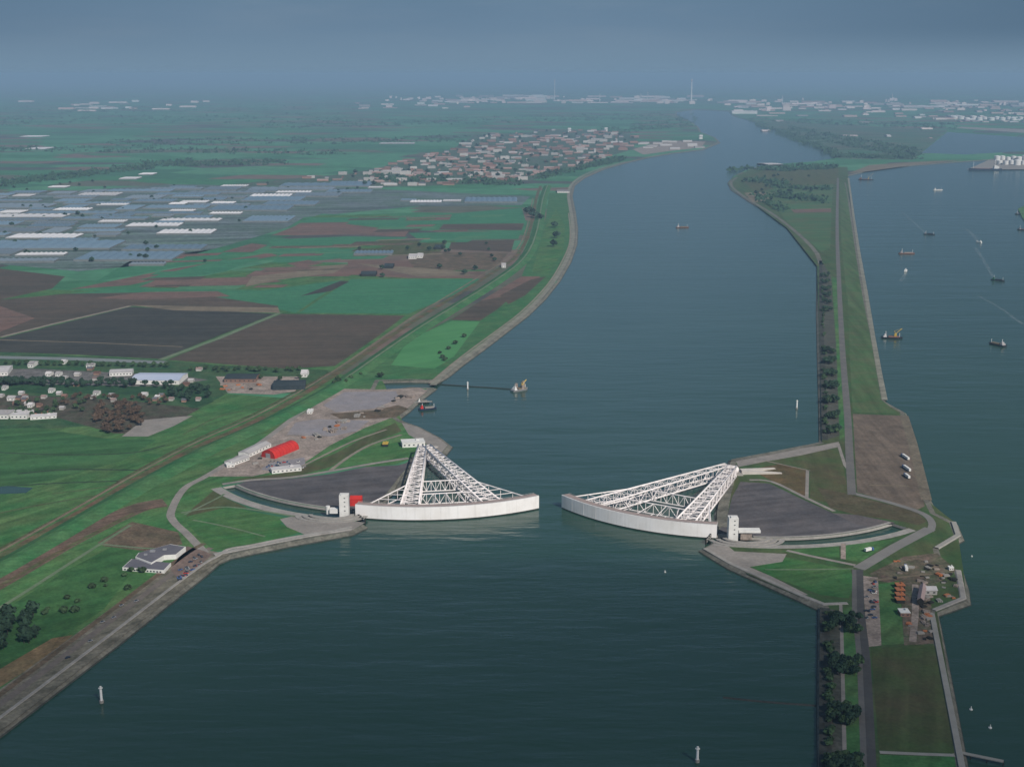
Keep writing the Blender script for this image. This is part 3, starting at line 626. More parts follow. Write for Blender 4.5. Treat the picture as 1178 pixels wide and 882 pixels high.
patch('works_site', [(1000, 660), (1040, 640), (1078, 636), (1100, 656), (1070, 676), (1072, 704), (1076, 740), (1040, 742), (1036, 672), (1010, 668)], M('rubble_ground', (0.155, 0.11, 0.09), (0.075, 0.085, 0.05), 0.06, fine=0.3), 1.2)
ribbon('site_track', [(1053, 672), (1053, 705), (1050, 738)], 6, PAVE_P, 1.9, 1)
ribbon('site_track', [(1000, 668), (1036, 664), (1072, 660)], 4, SOIL_T, 1.9, 1)
ribbon('quay_edge', [(1072, 706), (1085, 772), (1098, 838), (1110, 900), (1118, 950)], 5, M('pale_concrete', (0.30, 0.29, 0.265), (0.25, 0.24, 0.22), 0.1), 2.2, 1, h=0.8, wtop=4.5)
ribbon('breakwater', [(1097, 601), (1102, 616), (1077, 631)], 6, M('pale_concrete', (0.30, 0.29, 0.265)), 2.2, 1, h=1.2, wtop=5)
ribbon('breakwater', [(1102, 656), (1108, 688), (1074, 702)], 6, CONC, 2.2, 1, h=0.6, wtop=4)
patch('meadow', [(1012, 868), (1098, 870), (1112, 960), (1012, 960)], GRASS, 1.4)
ribbon('foreshore', [(949, 699), (949, 760), (949, 830), (951, 980)], 9, STONE_W, 1.6, 1)
ribbon('foreshore', [(846, 534), (841, 546), (835, 568), (831, 590), (831, 606)], 12, STONE, 1.4, 1)
ribbon('foreshore', [(842, 530), (890, 521), (925, 514), (946, 509)], 8, STONE, 1.55, 1)
ribbon('foreshore', [(944, 300), (944.5, 360), (946.5, 420), (949, 506)], 8, STONE_W, 1.4, 1)
ribbon('foreshore', [(848, 204), (841, 210), (845, 218), (862, 230), (887, 245), (910, 262), (928, 278), (940, 292), (944, 304)], 12, STONE, 1.4, 2)
ribbon('foreshore', [(976, 205), (982, 250), (988, 290), (996, 335), (1004, 385), (1012, 430), (1018, 460)], 8, M('pale_bank_stone', (0.235, 0.225, 0.185)), 1.6, 1)
ribbon('foreshore', [(456, 569), (466, 547), (482, 531)], 7, STONE, 1.5, 1)
patch('rough_ground', [(856, 222), (880, 221), (886, 231), (866, 233)], SOIL_T, 1.5)
patch('rough_ground', [(910, 241), (956, 240), (956, 244), (914, 245)], SOIL_P, 1.4)
# strip of sand across the head of the island and the harbour land to the right
patch('foreshore', [(975, 200), (1000, 190), (1062, 186), (1110, 184), (1050, 190), (1000, 197)], SOIL_T, 1.5)

# ------------------------------------------------------------------ storm-surge gates
def gate(name, label, J, aA, rA, aB, rB, fr, hz_top=16.0):
    root = thing(name, label, 'flood gate', J)
    N = 44; W_ = 10.0
    fa = lambda t: aA + (aB - aA) * t
    frr = lambda t: rA + (rB - rA) * t
    P = lambda t, dr, z: pol(J, fa(t), frr(t) + dr, z)
    w = MB(); d = MB(); f = MB()
    for i in range(N):
        t0, t1 = i / N, (i + 1) / N
        w.add([P(t0, 0, 1.4), P(t1, 0, 1.4), P(t1, 0, hz_top), P(t0, 0, hz_top)], [(0, 1, 2, 3)])
        w.add([P(t1, -W_, 1.4), P(t0, -W_, 1.4), P(t0, -W_, hz_top), P(t1, -W_, hz_top)], [(0, 1, 2, 3)])
        w.add([P(t0, 0, hz_top), P(t1, 0, hz_top), P(t1, -W_, hz_top), P(t0, -W_, hz_top)], [(0, 1, 2, 3)])
        d.add([P(t0, -1.5, hz_top + .15), P(t1, -1.5, hz_top + .15), P(t1, -W_ + .4, hz_top + .15), P(t0, -W_ + .4, hz_top + .15)], [(0, 1, 2, 3)])
        f.add([P(t0, -.6, -2), P(t1, -.6, -2), P(t1, -.6, 1.4), P(t0, -.6, 1.4)], [(0, 1, 2, 3)])
        f.add([P(t1, -W_, -2), P(t0, -W_, -2), P(t0, -W_, 1.4), P(t1, -W_, 1.4)], [(0, 1, 2, 3)])
        if i % 4 == 0 and 0 < i:
            w.tube(P(t0, 0.06, 1.6), P(t0, 0.06, hz_top - .1), 0.12, 4)
    for t in (0, 1):
        w.add([P(t, 0, 1.4), P(t, -W_, 1.4), P(t, -W_, hz_top), P(t, 0, hz_top)], [(0, 1, 2, 3)])
        f.add([P(t, -.6, -2), P(t, -W_, -2), P(t, -W_, 1.4), P(t, -.6, 1.4)], [(0, 1, 2, 3)])
    wall = w.build('gate_wall', GATEW, root, J)
    f.build('waterline_skirt', DARK, wall, J); d.build('walkway', DECK, wall, J)
    for dr in (-0.2, -W_ + .1):
        rl = MB()
        rl.path([P(i / N, dr, hz_top + 1.2) for i in range(N + 1)], 0.09, 4)
        rl.path([P(i / N, dr, hz_top + 0.65) for i in range(N + 1)], 0.06, 4)
        for i in range(N + 1): rl.tube(P(i / N, dr, hz_top), P(i / N, dr, hz_top + 1.2), 0.07, 4)
        rl.build('railing', RAIL, wall, J)
    # two lattice arms, each a box truss of four chords running back to the ball joint
    NP = 21; arms = []
    for t in fr:
        dt = 10.5 / rA / abs(aB - aA)
        C = []
        for s_, zz, jz in ((-1, 15.2, 18.0), (1, 15.2, 18.0), (-1, 3.6, 4.6), (1, 3.6, 4.6)):
            p = P(t + s_ * dt, -W_, zz)
            ax = (J - P(t, 0, 0)); ax.normalize(); sd_ = Vector((-ax.y, ax.x, 0))
            q = Vector((J.x, J.y, jz)) - ax * 14 - sd_ * s_ * 5.0 * (1 if aB > aA else -1) * (-1)
            # keep each chord on its own side
            if (p - P(t, -W_, zz)).dot(sd_) * (q - (Vector((J.x, J.y, jz)) - ax * 14)).dot(sd_) < 0:
                q = Vector((J.x, J.y, jz)) - ax * 14 + sd_ * s_ * 5.0 * (1 if aB > aA else -1) * (-1)
            C.append((p, q))
        pt = lambda c, u: C[c][0].lerp(C[c][1], u)
        a = MB()
        for c in range(4): a.tube(C[c][0], C[c][1], 1.05, 8)
        br = MB()
        for k in range(NP + 1):
            u = k / NP
            for c0, c1 in ((0, 1), (2, 3), (0, 2), (1, 3)):
                br.tube(pt(c0, u), pt(c1, u), 0.42, 5)
            if k < NP:
                v = (k + 1) / NP
                for n_, (c0, c1) in enumerate(((0, 1), (2, 3), (0, 2), (1, 3))):
                    br.tube(pt(c0 if k % 2 else c1, u), pt(c1 if k % 2 else c0, v), 0.42, 5)
        for c in range(4): br.tube(C[c][1], Vector((J.x, J.y, 9)), 1.1, 6)
        br.tube(C[0][1], C[3][1], .6, 6); br.tube(C[1][1], C[2][1], .6, 6)
        arm = a.build('truss_arm', WHITE_T, root, J, smooth=True)
        br.build('lattice_bracing', WHITE_T, arm, J)
        arms.append(C)
    pt = lambda A, c, u: arms[A][c][0].lerp(arms[A][c][1], u)
    inner = ((1, 0) if fr[0] < fr[1] else (0, 1))
    i0, i1 = inner
    for u in (0.16, 0.36):
        cb = MB()
        a0, a1, b0, b1 = pt(0, i0, u), pt(1, i1, u), pt(0, i0 + 2, u), pt(1, i1 + 2, u)
        cb.tube(a0, a1, 0.7, 6); cb.tube(b0, b1, 0.7, 6)
        n = 8
        for k in range(n):
            p, q = a0.lerp(a1, k / n), b0.lerp(b1, (k + 1) / n)
            if k % 2: p, q = b0.lerp(b1, k / n), a0.lerp(a1, (k + 1) / n)
            cb.tube(p, q, 0.4, 5); cb.tube(a0.lerp(a1, k / n), b0.lerp(b1, k / n), 0.35, 5)
        cb.build('cross_bracing', WHITE_T, root, J)
    cb = MB()
    for k in range(5):
        u0, u1 = 0.16 * k / 5, 0.16
        tt = fr[0] + (fr[1] - fr[0]) * (k + .5) / 5
        cb.tube(P(tt, -W_, 14), pt(0, i0, 0.16).lerp(pt(1, i1, 0.16), (k + .5) / 5), 0.45, 5)
        cb.tube(P(tt, -W_, 4), pt(0, i0 + 2, 0.16).lerp(pt(1, i1 + 2, 0.16), (k + .5) / 5), 0.45, 5)
    cb.build('wall_strut', WHITE_T, root, J)
    for A, oc, tt in ((0, 1 - i0, min(fr[0], fr[1]) * 0.22 if fr[0] < fr[1] else 1 - (1 - fr[0]) * 0.22),
                      (1, 1 - i1, 1 - (1 - max(fr)) * 0.22 if fr[0] < fr[1] else fr[1] * 0.22)):
        os_ = MB()
        for zz, cc in ((14.5, oc), (4, oc + 2)):
            e = P(tt, -W_, zz); s0 = pt(A, cc, 0.30)
            os_.tube(e, s0, 0.75, 6)
            for k in range(1, 4):
                q = e.lerp(s0, k / 4)
                os_.tube(q, pt(A, cc, 0.30 * k / 4), 0.4, 5)
        for k in range(1, 4):
            os_.tube(P(tt, -W_, 14.5).lerp(pt(A, oc, 0.30), k / 4), P(tt, -W_, 4).lerp(pt(A, oc + 2, 0.30), k / 4), 0.4, 5)
        os_.build('side_strut', WHITE_T, root, J)
    jb = MB(); n = 14
    rr = 5.0
    for i in range(8):
        for k in range(n):
            th0, th1 = math.pi * i / 8, math.pi * (i + 1) / 8; p0, p1 = 2 * math.pi * k / n, 2 * math.pi * (k + 1) / n
            V = lambda th, ph: (J.x + rr * math.sin(th) * math.cos(ph), J.y + rr * math.sin(th) * math.sin(ph), 9 + rr * math.cos(th))
            jb.add([V(th0, p0), V(th1, p0), V(th1, p1), V(th0, p1)], [(0, 1, 2, 3)])
    jb.build('ball_joint', WHITE_T, root, J, smooth=True)
    return root
gate('sector_gate', 'white curved flood gate with lattice arms, swung out beside the red housing', JL, aGA, rGA, aGB, rGB, (0.29, 0.74))
gate('sector_gate', 'white curved flood gate with lattice arms swung out from the island between two channels', JR, aRB, rRB, aRA, rRA, (0.19, 0.80))

def foundation(J, dirs, label, L):
    root = thing('joint_foundation', label, 'foundation', (J.x, J.y, LZ))
    b = MB(); b.box((J.x, J.y, -1), (20, 18, 6.6), math.atan2(dirs[0][1], dirs[0][0]), top=(.85, .85))
    b.build('concrete_block', CONC, root, root.location)
    for d in dirs:
        v = Vector((d[0], d[1], 0)).normalized(); s = Vector((-v.y, v.x, 0)); l = MB()
        a0, a1 = J + v * 8, J + v * L
        vs = []
        for p, h_, w_ in ((a0, 8.5, 3.4), (a1, 4.2, 2.2)):
            vs += [p - s * w_ + Vector((0, 0, LZ + .1)), p + s * w_ + Vector((0, 0, LZ + .1)), p + s * w_ + Vector((0, 0, h_)), p - s * w_ + Vector((0, 0, h_))]
        l.add(vs, [(0, 1, 2, 3), (7, 6, 5, 4), (3, 2, 6, 7), (0, 3, 7, 4), (1, 5, 6, 2)])
        l.build('anchor_leg', M('pale_anchor_concrete', (0.55, 0.50, 0.46), (0.45, 0.42, 0.39), 0.1), root, root.location)
foundation(JL, ((-.25, 1), (.55, 1)), 'concrete ball joint block with two pale anchor legs beside the white control building', 34)
foundation(JR, ((1, .04), (1, .42)), 'concrete ball joint block with two long pale anchor legs on the grassy island', 58)

# gate drive towers
def tower(loc, label, cab):
    r = thing('drive_tower', label, 'tower', loc)
    x, y, z = loc
    b = MB(); b.box((x, y, z - 1), (10, 10, 25)); b.box((x, y - 2.0, z + 24.0), (6, 5, 1.2)); b.build('tower_shaft', WHITE_W, r, loc)
    for zz in (6, 11, 16, 20.5):
        g = MB(); g.box((x + 1, y - 5.02, z + zz), (1.6, .12, 1.0)); g.build('window', GLASS, r, loc)
    b = MB()
    if cab > 0:
        b.box((x + 17, y - 1, z + 8.0), (23, 9, 2.6)); b.box((x + 14, y, z - .5), (12, 7, 8.5), m=1)
        b.build('side_cabin', [WHITE_W, PAVE_P], r, loc)
    else:
        b.box((x - 12, y + 2, z + 2), (9, 7, 5)); b.build('side_cabin', [WHITE_W], r, loc)
        q = MB(); q.tube((x - 19, y + 4, z), (x - 19, y + 4, z + 9), 2.4, 12); q.build('tank', WHITE_W, r, loc)
    # curved stepped quay round the foot
    s_ = MB()
    for k, (ra, rb, h_) in enumerate(((14, 17, 2.4), (18.5, 22, 1.5), (23.5, 27, .8))):
        n = 16
        for i in range(n):
            A = math.pi * (1.03 + .95 * i / n); B = math.pi * (1.03 + .95 * (i + 1) / n)
            cx, cy = x + (14 if cab > 0 else -14), y - 3
            e = 1.5
            vs = [(cx + e * q * math.cos(a), cy + q * math.sin(a) * .9, zz) for a in (A, B) for q in (ra, rb) for zz in (z, z + h_)]
            s_.add(vs, [(1, 3, 7, 5), (0, 4, 5, 1), (2, 3, 7, 6), (0, 1, 3, 2), (4, 6, 7, 5)])
    s_.build('curved_step', CONC, r, loc)
    return r
tower(at(396.5, 592), 'white square drive tower standing beside the red sheet-metal housing on the north quay', -1)
tower(at(842.5, 619), 'white square drive tower with a flat slab cabin at the island end of the dock', 1)
# red housing beside the left tower
lo = at(410, 580)
r = thing('drive_housing', 'bright red sheet-metal housing between the white tower and the curved gate', 'machine housing', lo)
b = MB(); b.box((lo.x, lo.y, lo.z), (13, 12, 8)); b.build('housing', RED, r, lo)
b = MB(); b.roof((lo.x, lo.y, lo.z), 13, 12, 8, 2.5, 0, 0, .3); b.build('roof', RED, r, lo)
# dark dolphins / fender timber at the two dock mouths
for k, (a, bb, lab) in enumerate((((404, 590), (420, 603), 'dark timber fender line at the dock mouth below the red housing'), ((824, 612), (812, 626), 'dark timber fender line at the dock mouth on the island quay'))):
    A, B = at(*a, 0), at(*bb, 0); r = thing('fender_wall', lab, 'fender', A)
    v = (B - A); n = 7; s_ = MB()
    for i in range(n + 1): s_.tube(A + v * i / n + Vector((0, 0, -2)), A + v * i / n + Vector((0, 0, 6)), .9, 8)
    s_.build('pile', DARK, r, A)
    s_ = MB(); s_.tube(A + Vector((0, 0, 4.5)), B + Vector((0, 0, 4.5)), .8, 6); s_.tube(A + Vector((0, 0, 2)), B + Vector((0, 0, 2)), .8, 6); s_.build('beam', CONC, r, A)

# ------------------------------------------------------------------ buildings
def house(name, label, cat, c, w, d, h, rh, rz, wall, roof, group=None, windows=True, flat=False, extra=None):
    """walls, roof and window strips as parts; c = centre of the footprint on the ground"""
    r = thing(name, label, cat, (c[0], c[1], c[2]), rz, group)
    b = MB()
    if flat:
        b.box((0, 0, -.5), (w, d, h + .5)); b.build('wall', wall, r)
        f = MB(); f.box((0, 0, h + .02), (w + .6, d + .6, .5)); f.box((w * .2, d * .1, h + .5), (w * .12, d * .25, 1.6)); f.build('roof', roof, r)
    else:
        b.gable((0, 0, 0), w, d, h, rh, 0, 0, 0) if False else None
        a_, b_ = w / 2, d / 2
        b.add([(-a_, -b_, -.5), (a_, -b_, -.5), (a_, b_, -.5), (-a_, b_, -.5), (-a_, -b_, h), (a_, -b_, h), (a_, b_, h), (-a_, b_, h), (-a_, 0, h + rh), (a_, 0, h + rh)],
              [(0, 1, 5, 4), (2, 3, 7, 6), (1, 2, 6, 9, 5), (3, 0, 4, 8, 7)])
        b.build('wall', wall, r)
        f = MB(); f.roof((0, 0, 0), w, d, h, rh, 0, 0, .5); f.build('roof', roof, r)
    if windows:
        n = max(2, min(7, int(w / 5)))
        for sd_ in (-1, 1):
            for i in range(n):
                g = MB(); x = -w / 2 + (i + .5) * w / n
                g.box((x, sd_ * (d / 2 + .03), h * .38), (min(2.2, w / n * .5), .12, h * .28)); g.build('window', GLASS, r)
    if extra: extra(r)
    return r
def quad_house(name, label, cat, A, B, C, h, rh, wall, roof, **k):
    """footprint from three photographed ground corners: A-B one long side, C next to B"""
    a, b_, c = at(*A), at(*B), at(*C)
    u = b_ - a; w = u.length; rz = math.atan2(u.y, u.x); n = Vector((-u.y, u.x, 0)).normalized()
    d = (c - b_).dot(n); ce = (a + b_) / 2 + n * d / 2
    return house(name, label, cat, ce, w, abs(d), h, rh, rz, wall, roof, **k)

# red vaulted hall
A, B, Cc = at(316, 528), at(344, 516.5), at(338, 510)
u = B - A; n_ = Vector((-u.y, u.x, 0)).normalized(); wid = 21.0; ce = (A + B) / 2 + n_ * wid / 2; rz = math.atan2(u.y, u.x); Ln = u.length
r = thing('vaulted_hall', 'bright red hall with a rounded roof in the yard behind the north gate', 'hall', ce, rz)
v = MB(); n = 14; hh = 10.5
prof = [(-wid / 2 * math.cos(math.pi * i / n), hh * math.sin(math.pi * i / n) ** .8 if 0 < i < n else 0) for i in range(n + 1)]
for i in range(n):
    (y0, z0), (y1, z1) = prof[i], prof[i + 1]
    v.add([(-Ln / 2, y0, z0), (Ln / 2, y0, z0), (Ln / 2, y1, z1), (-Ln / 2, y1, z1)], [(0, 1, 2, 3)])
v.build('roof', RED, r)
for s in (-1, 1):
    e = MB(); e.add([(s * (Ln / 2 - .2), y, z) for y, z in prof], [tuple(range(n + 1))]); e.build('end_wall', M('dull_red_sheet', (0.36, .03, .025)), r)
e = MB(); e.box((-Ln / 2 - .1, 0, 0), (.3, 7, 6)); e.build('door', GREYP, r)
for k in range(9):
    rb = MB()
    x = -Ln / 2 + Ln * k / 8
    rb.path([(x, y * 1.005, z * 1.005 + .05) for y, z in prof], .14, 4)
    rb.build('roof_rib', M('dull_red_sheet', (0.36, .03, .025)), r)

quad_house('storage_shed', 'long pale shed beside the red hall, along the yard road', 'shed', (287, 526), (312, 514), (307, 509), 5, 2, WHITE_W, ROOFS[3])
quad_house('storage_shed', 'small pale shed at the corner of the yard road below the long pale shed', 'shed', (268, 536), (287, 529), (283, 525), 4, 1.5, WHITE_W, ROOFS[3])
quad_house('site_hut', 'low white hut at the tip of the yard beside the road', 'hut', (261, 538), (270, 537), (270, 534), 3.2, 0, WHITE_W, WHITE_W, flat=True)
quad_house('site_office', 'long low white building with a white front on the lawn below the red hall', 'office', (313, 545), (347, 541.5), (347, 538), 4.5, 0, WHITE_W, ROOFS[3], flat=True)
quad_house('control_building', 'flat white control building on the quay behind the joint of the north gate', 'building', (463, 515), (489, 513.5), (489, 509), 6, 0, WHITE_W, WHITE_W, flat=True)
quad_house('site_hut', 'small dark hut with a yellowish roof beside the path west of the control building', 'hut', (440, 514), (446, 514), (446, 511), 3.5, 0, BLACKP, YELLOW, flat=True)
quad_house('site_hut', 'small white hut on the grey hardstanding edge near the yard road', 'hut', (353, 476), (359, 476), (359, 473), 3.5, 0, WHITE_W, WHITE_W, flat=True)
# stepped visitor centre
lo = at(178, 650)
r = thing('visitor_centre', 'stepped white visitor centre with grey flat roofs beside the brick car park', 'building', lo)
vols = ((px((141, 656), (189, 659.5), (197, 651), (152, 646)), 3.4), (px((174, 653), (189, 644), (203, 643), (214, 634), (196, 631), (160, 641), (156, 646)), 5.2))
for k, (P, h_) in enumerate(vols):
    m = MB(); m.prism(P, LZ - .5, LZ + h_); m.build('wall', WHITE_W, r, lo)
    cxy = sum((Vector((p.x, p.y)) for p in P), Vector((0, 0))) / len(P)
    Q = [Vector((cxy.x + (p.x - cxy.x) * .965, cxy.y + (p.y - cxy.y) * .95)) for p in P]
    m = MB(); m.prism(Q, LZ + h_ - .1, LZ + h_ + .25); rf = m.build('roof', GREYR, r, lo)
for i in range(12):
    m = MB(); p = at(144 + i * 3.7, 656.3 + i * .27); m.box((p.x, p.y - .1, LZ + 1.0), (1.6, .3, 1.2), R(-8)); m.build('window', GLASS, r, lo)
for a_, b_ in (((176, 640), 3.2), ((190, 638), 2.4), ((168, 644), 2)):
    m = MB(); p = at(*a_); m.box((p.x, p.y, LZ + 5.4), (b_ * 1.6, b_, 1.4)); m.build('roof_plant', GREYP, r, lo)

# works and halls at the left edge
quad_house('factory_hall', 'long hall with a pale blue roof beside the dark tree belt', 'hall', (150, 442), (206, 442.5), (206, 434), 7, 3, WHITE_W, BLUEROOF)
quad_house('factory_hall', 'white fronted hall behind the pale blue roofed hall', 'hall', (126, 433), (152, 432), (152, 428), 6, 2, WHITE_W, ROOFS[3])
quad_house('factory_hall', 'dark roofed shed amid the pink gravel yard next to the dike', 'shed', (258, 440), (294, 440), (294, 434), 6, 2.5, WALLS[0], DKROOF)
quad_house('factory_hall', 'dark roofed shed closest to the dike strip, above the grass', 'shed', (314, 449), (351, 448), (352, 441), 6, 2.5, DKROOF, DKROOF)
quad_house('white_house', 'gabled white house with a white gable beside the dike strip', 'house', (346, 434), (353, 434), (353, 430), 6, 4, WHITE_W, ROOFS[3])
quad_house('factory_hall', 'white hall at the picture edge below the pale road', 'hall', (-14, 433), (9, 432), (22, 424), 6, 2, WHITE_W, ROOFS[3])
quad_house('white_house', 'small white house beside the pale road among green trees', 'house', (32, 423), (38, 423), (38, 419), 6, 3, WHITE_W, ROOFS[3])
quad_house('works_block', 'white container block at the picture edge above the meadow', 'shed', (-12, 482), (9, 482), (9, 476), 6, 0, WHITE_W, ROOFS[3], flat=True)
quad_house('works_block', 'white container block between two gaps in the row above the meadow', 'shed', (12, 482), (31, 482), (31, 476), 6, 0, WHITE_W, ROOFS[3], flat=True)
quad_house('works_block', 'long white wall building with rusty stacks behind it above the meadow', 'shed', (35, 483), (65, 481), (65, 478), 4, 0, WHITE_W, ROOFS[3], flat=True)
yard_spots = [(4, 449, 4, 'small white house at the left edge of the tangled ground'), (58, 452, 5, 'white cottage beside the orange brown scrub'), (110, 455, 6, 'white cottage above the brown bare trees'), (165, 457, 6, 'white cottage beside the tan mound'), (12, 461, 8, 'low white shed in the tangled ground'), (27, 461, 4, 'small bluish white cabin in the tangled ground'), (34, 469, 5, 'pale cabin above the rusty stacks'), (72, 419, 5, 'small pale cabin on the pale road side'), (103, 423, 8, 'white shed with dark gable on the pale road'), (55, 433, 6, 'lavender grey shed in the grey yard'), (66, 433, 5, 'small lavender shed in the grey yard'), (127, 458, 5, 'low pale cabin in the brown scrub')]
for x, y, w, lab in yard_spots:
    quad_house('cottage', lab, 'cottage', (x - w / 2, y), (x + w / 2, y), (x + w / 2, y - 2.6), 4.5, 2, WHITE_W, ROOFS[3])
for k in range(16):
    x, y = rng.uniform(66, 300), rng.uniform(426, 449)
    if 140 < x < 212 or (252 < x < 298 and y > 432): continue
    quad_house('yard_shed', 'small greyish shed standing in the yards beside the pale road', 'shed', (x - 3, y), (x + 3, y), (x + 3, y - 2), 4, 1.5, WALLS[k % 2], ROOFS[(k * 3) % 4], group='sheds in the yards by the pale road', windows=False)
for k in range(26):
    x, y = rng.uniform(0, 232), rng.uniform(453, 474)
    if 100 < x < 172 and y > 464 or y > 462 + (230 - x) * .12: continue
    quad_house('yard_shed', 'small shed half hidden in the tangled scrub below the dark tree belt', 'shed', (x - 2.5, y), (x + 2.5, y), (x + 2.5, y - 2), 3.5, 1.5, WALLS[k % 2], ROOFS[(k * 3) % 4], group='sheds in the tangled scrub', windows=False)
# island works site
for k, (y, lab) in enumerate(((674, 'orange site cabin, farthest of the row of four on the lawn edge'), (679.5, 'orange site cabin, second from the far end of the row of four'), (685, 'orange site cabin, second from the near end of the row of four'), (690.5, 'orange site cabin, nearest the white roofed hut in the row of four'))):
    quad_house('site_cabin', lab, 'cabin', (1031.5, y + 3.5), (1041, y + 3.5), (1041, y), 3.4, 0, DARK, ORANGE, flat=True)
quad_house('site_hut', 'white roofed hut at the near end of the orange cabin row', 'hut', (1036, 709), (1047, 709), (1047, 704), 3.5, 0, WALLS[0], WHITE_W, flat=True)
quad_house('workshop', 'dark walled workshop between the track and the rubble heaps', 'workshop', (1062, 697), (1065, 680), (1058, 680), 6, 2, DARK, M('pinkish_sheet', (.36, .27, .26)), windows=False)
quad_house('workshop', 'pale roofed workshop beside the green mound on the works site', 'workshop', (1064, 684), (1078, 684), (1078, 679), 4.5, 2, WALLS[1], ROOFS[3])
quad_house('site_hut', 'small white hut at the seaward tip of the works peninsula', 'hut', (1092, 656), (1097, 656), (1097, 654), 2.8, 0, WHITE_W, WHITE_W, flat=True)
quad_house('farm_house', 'white farmhouse beside bluish glasshouses in the middle of the fields', 'farmhouse', (470, 298), (479, 298), (479, 295), 7, 4, WHITE_W, ROOFS[3])
quad_house('farm_barn', 'white barn next to the white farmhouse in the middle of the fields', 'barn', (480, 297), (486, 297), (486, 294.5), 7, 4, WHITE_W, ROOFS[3])
quad_house('farm_house', 'small white house with dark trees beside the dike bend', 'house', (577, 308), (582, 308), (582, 306), 6, 4, WHITE_W, ROOFS[3])
quad_house('farm_barn', 'dark barn on the pink field left of the river', 'barn', (415, 318), (432, 318), (432, 315), 6, 4, DARK, DKROOF)
quad_house('farm_barn', 'dark barn pair beside the tan field track', 'barn', (442, 309), (452, 309), (452, 306), 6, 4, DARK, DKROOF)
quad_house('farm_barn', 'dark roofed barn between brown field and pale plot', 'barn', (500, 287), (509, 287), (509, 284), 6, 4, DARK, DKROOF)
quad_house('boat_shed', 'long white shed on the riverbank where the dike meets the town', 'shed', (641, 222), (655, 222), (655, 220), 6, 2, WHITE_W, ROOFS[3])
quad_house('harbour_shed', 'white topped shed with dark walls at the head of the island', 'shed', (884, 191.5), (901, 191), (901, 189), 9, 2, DARK, ROOFS[3])

# greenhouses: rows of ridge-and-furrow glass
def greenhouse_mesh(name, w, d, mats, spans):
    b = MB(); h = 5.0
    a_, c_ = w / 2, d / 2
    b.add([(-a_, -c_, -.5), (a_, -c_, -.5), (a_, c_, -.5), (-a_, c_, -.5), (-a_, -c_, h), (a_, -c_, h), (a_, c_, h), (-a_, c_, h)], [(0, 1, 5, 4), (1, 2, 6, 5), (2, 3, 7, 6), (3, 0, 4, 7)])
    r = MB(); sw = w / spans
    for i in range(spans):
        x = -a_ + i * sw
        r.add([(x, -c_, h), (x + sw, -c_, h), (x + sw, c_, h), (x, c_, h), (x + sw / 2, -c_, h + sw * .22), (x + sw / 2, c_, h + sw * .22)], [(0, 4, 5, 3), (4, 1, 2, 5), (0, 1, 4), (2, 3, 5)])
    return b, r
GLAB = {0: 'low glasshouse with bluish glass roof in the market garden district', 1: 'low glasshouse with grey glass roof in the market garden district', 2: 'glasshouse with whitewashed roof in the market garden district'}
gproto = {}
for kind, mt in ((0, GH_BLUE), (1, GH_GREY), (2, GH_WHITE)):
    b, r_ = greenhouse_mesh('greenhouse', 100, 60, mt, 10)
    gproto[kind] = (b, r_, mt)
gfirst = {}
taken = []
def free(c, w, d, gap=0.0):
    for (x, y, a, b_) in taken:
        if abs(c.x - x) < (w + a) / 2 + gap and abs(c.y - y) < (d + b_) / 2 + gap: return False
    taken.append((c.x, c.y, w, d)); return True
def greenhouse(kind, c, w, d, rz, label=None):
    g = 'glasshouses of the market garden district'
    if kind not in gfirst:
        b, r_, mt = gproto[kind]
        t_ = thing('greenhouse', GLAB[kind], 'greenhouse', c, rz, g)
        b.build('wall', GH_WALL, t_); r_.build('roof', mt, t_); gfirst[kind] = t_
    else:
        t_ = dup(gfirst[kind], c, rz)
    t_.scale = (w / 100, d / 60, 1.0)
    if label: t_['label'] = label; 
    return t_
# hand-placed large ones (photo centre x, y, width px, depth px, kind)
for k, (x, y, w, dy, kind, rz) in enumerate(sorted((
    (60, 283, 150, 9, 0, .06), (150, 296, 110, 9, 0, .06), (190, 286, 90, 5, 0, .06), (48, 294, 55, 2.6, 2, .2), (215, 268, 62, 4.4, 2, .1),
    (178, 260, 60, 3.4, 2, .12), (130, 256, 30, 2, 2, 0), (210, 243.5, 28, 1.6, 2, 0), (84, 242, 40, 2.2, 2, 0), (115, 224.5, 45, 3, 2, .1), (130, 236.5, 34, 1.6, 2, 0),
    (260, 246.5, 36, 1.8, 2, 0), (312, 226, 46, 2.6, 2, .12), (338, 222, 40, 1.6, 2, .1), (257, 234.5, 26, 2, 2, 0), (205, 235.5, 18, 1.8, 2, 0), (270, 214.8, 30, 1.6, 2, 0),
    (310, 253, 52, 6, 0, 0), (335, 235, 60, 4, 0, 0), (565, 231, 60, 5, 0, 0), (470, 231, 50, 5, 0, 0), (430, 292, 44, 3, 0, 0), (490, 233, 36, 2, 2, 0), (520, 232, 24, 1.6, 2, 0),
    (432, 216.6, 16, 1.4, 2, 0), (30, 301, 70, 3, 1, .1), (170, 305, 40, 2, 1, .1), (15, 245, 26, 3, 2, 0), (40, 157.5, 26, 1.2, 2, 0), (46, 171.5, 22, 2, 2, 0), (457, 165.5, 40, 1.0, 2, 0), (28, 226, 20, 2, 2, 0), (68, 216, 20, 1.6, 2, 0), (150, 206, 20, 2.0, 2, 0), (170, 201, 16, 1.6, 2, 0)), key=lambda v: -v[4])):
    c = at(x, y); m_ = mpp(y)
    dd = abs(at(x, y - dy / 2).y - at(x, y + dy / 2).y)
    k_ = 1.0
    while not free(c, w * m_ * k_, dd * k_) and k_ > .35: k_ -= .13
    greenhouse(kind, c, w * m_ * k_, dd * k_, rz * .3)
ntry = 0
rg = random.Random(4); placed = 0
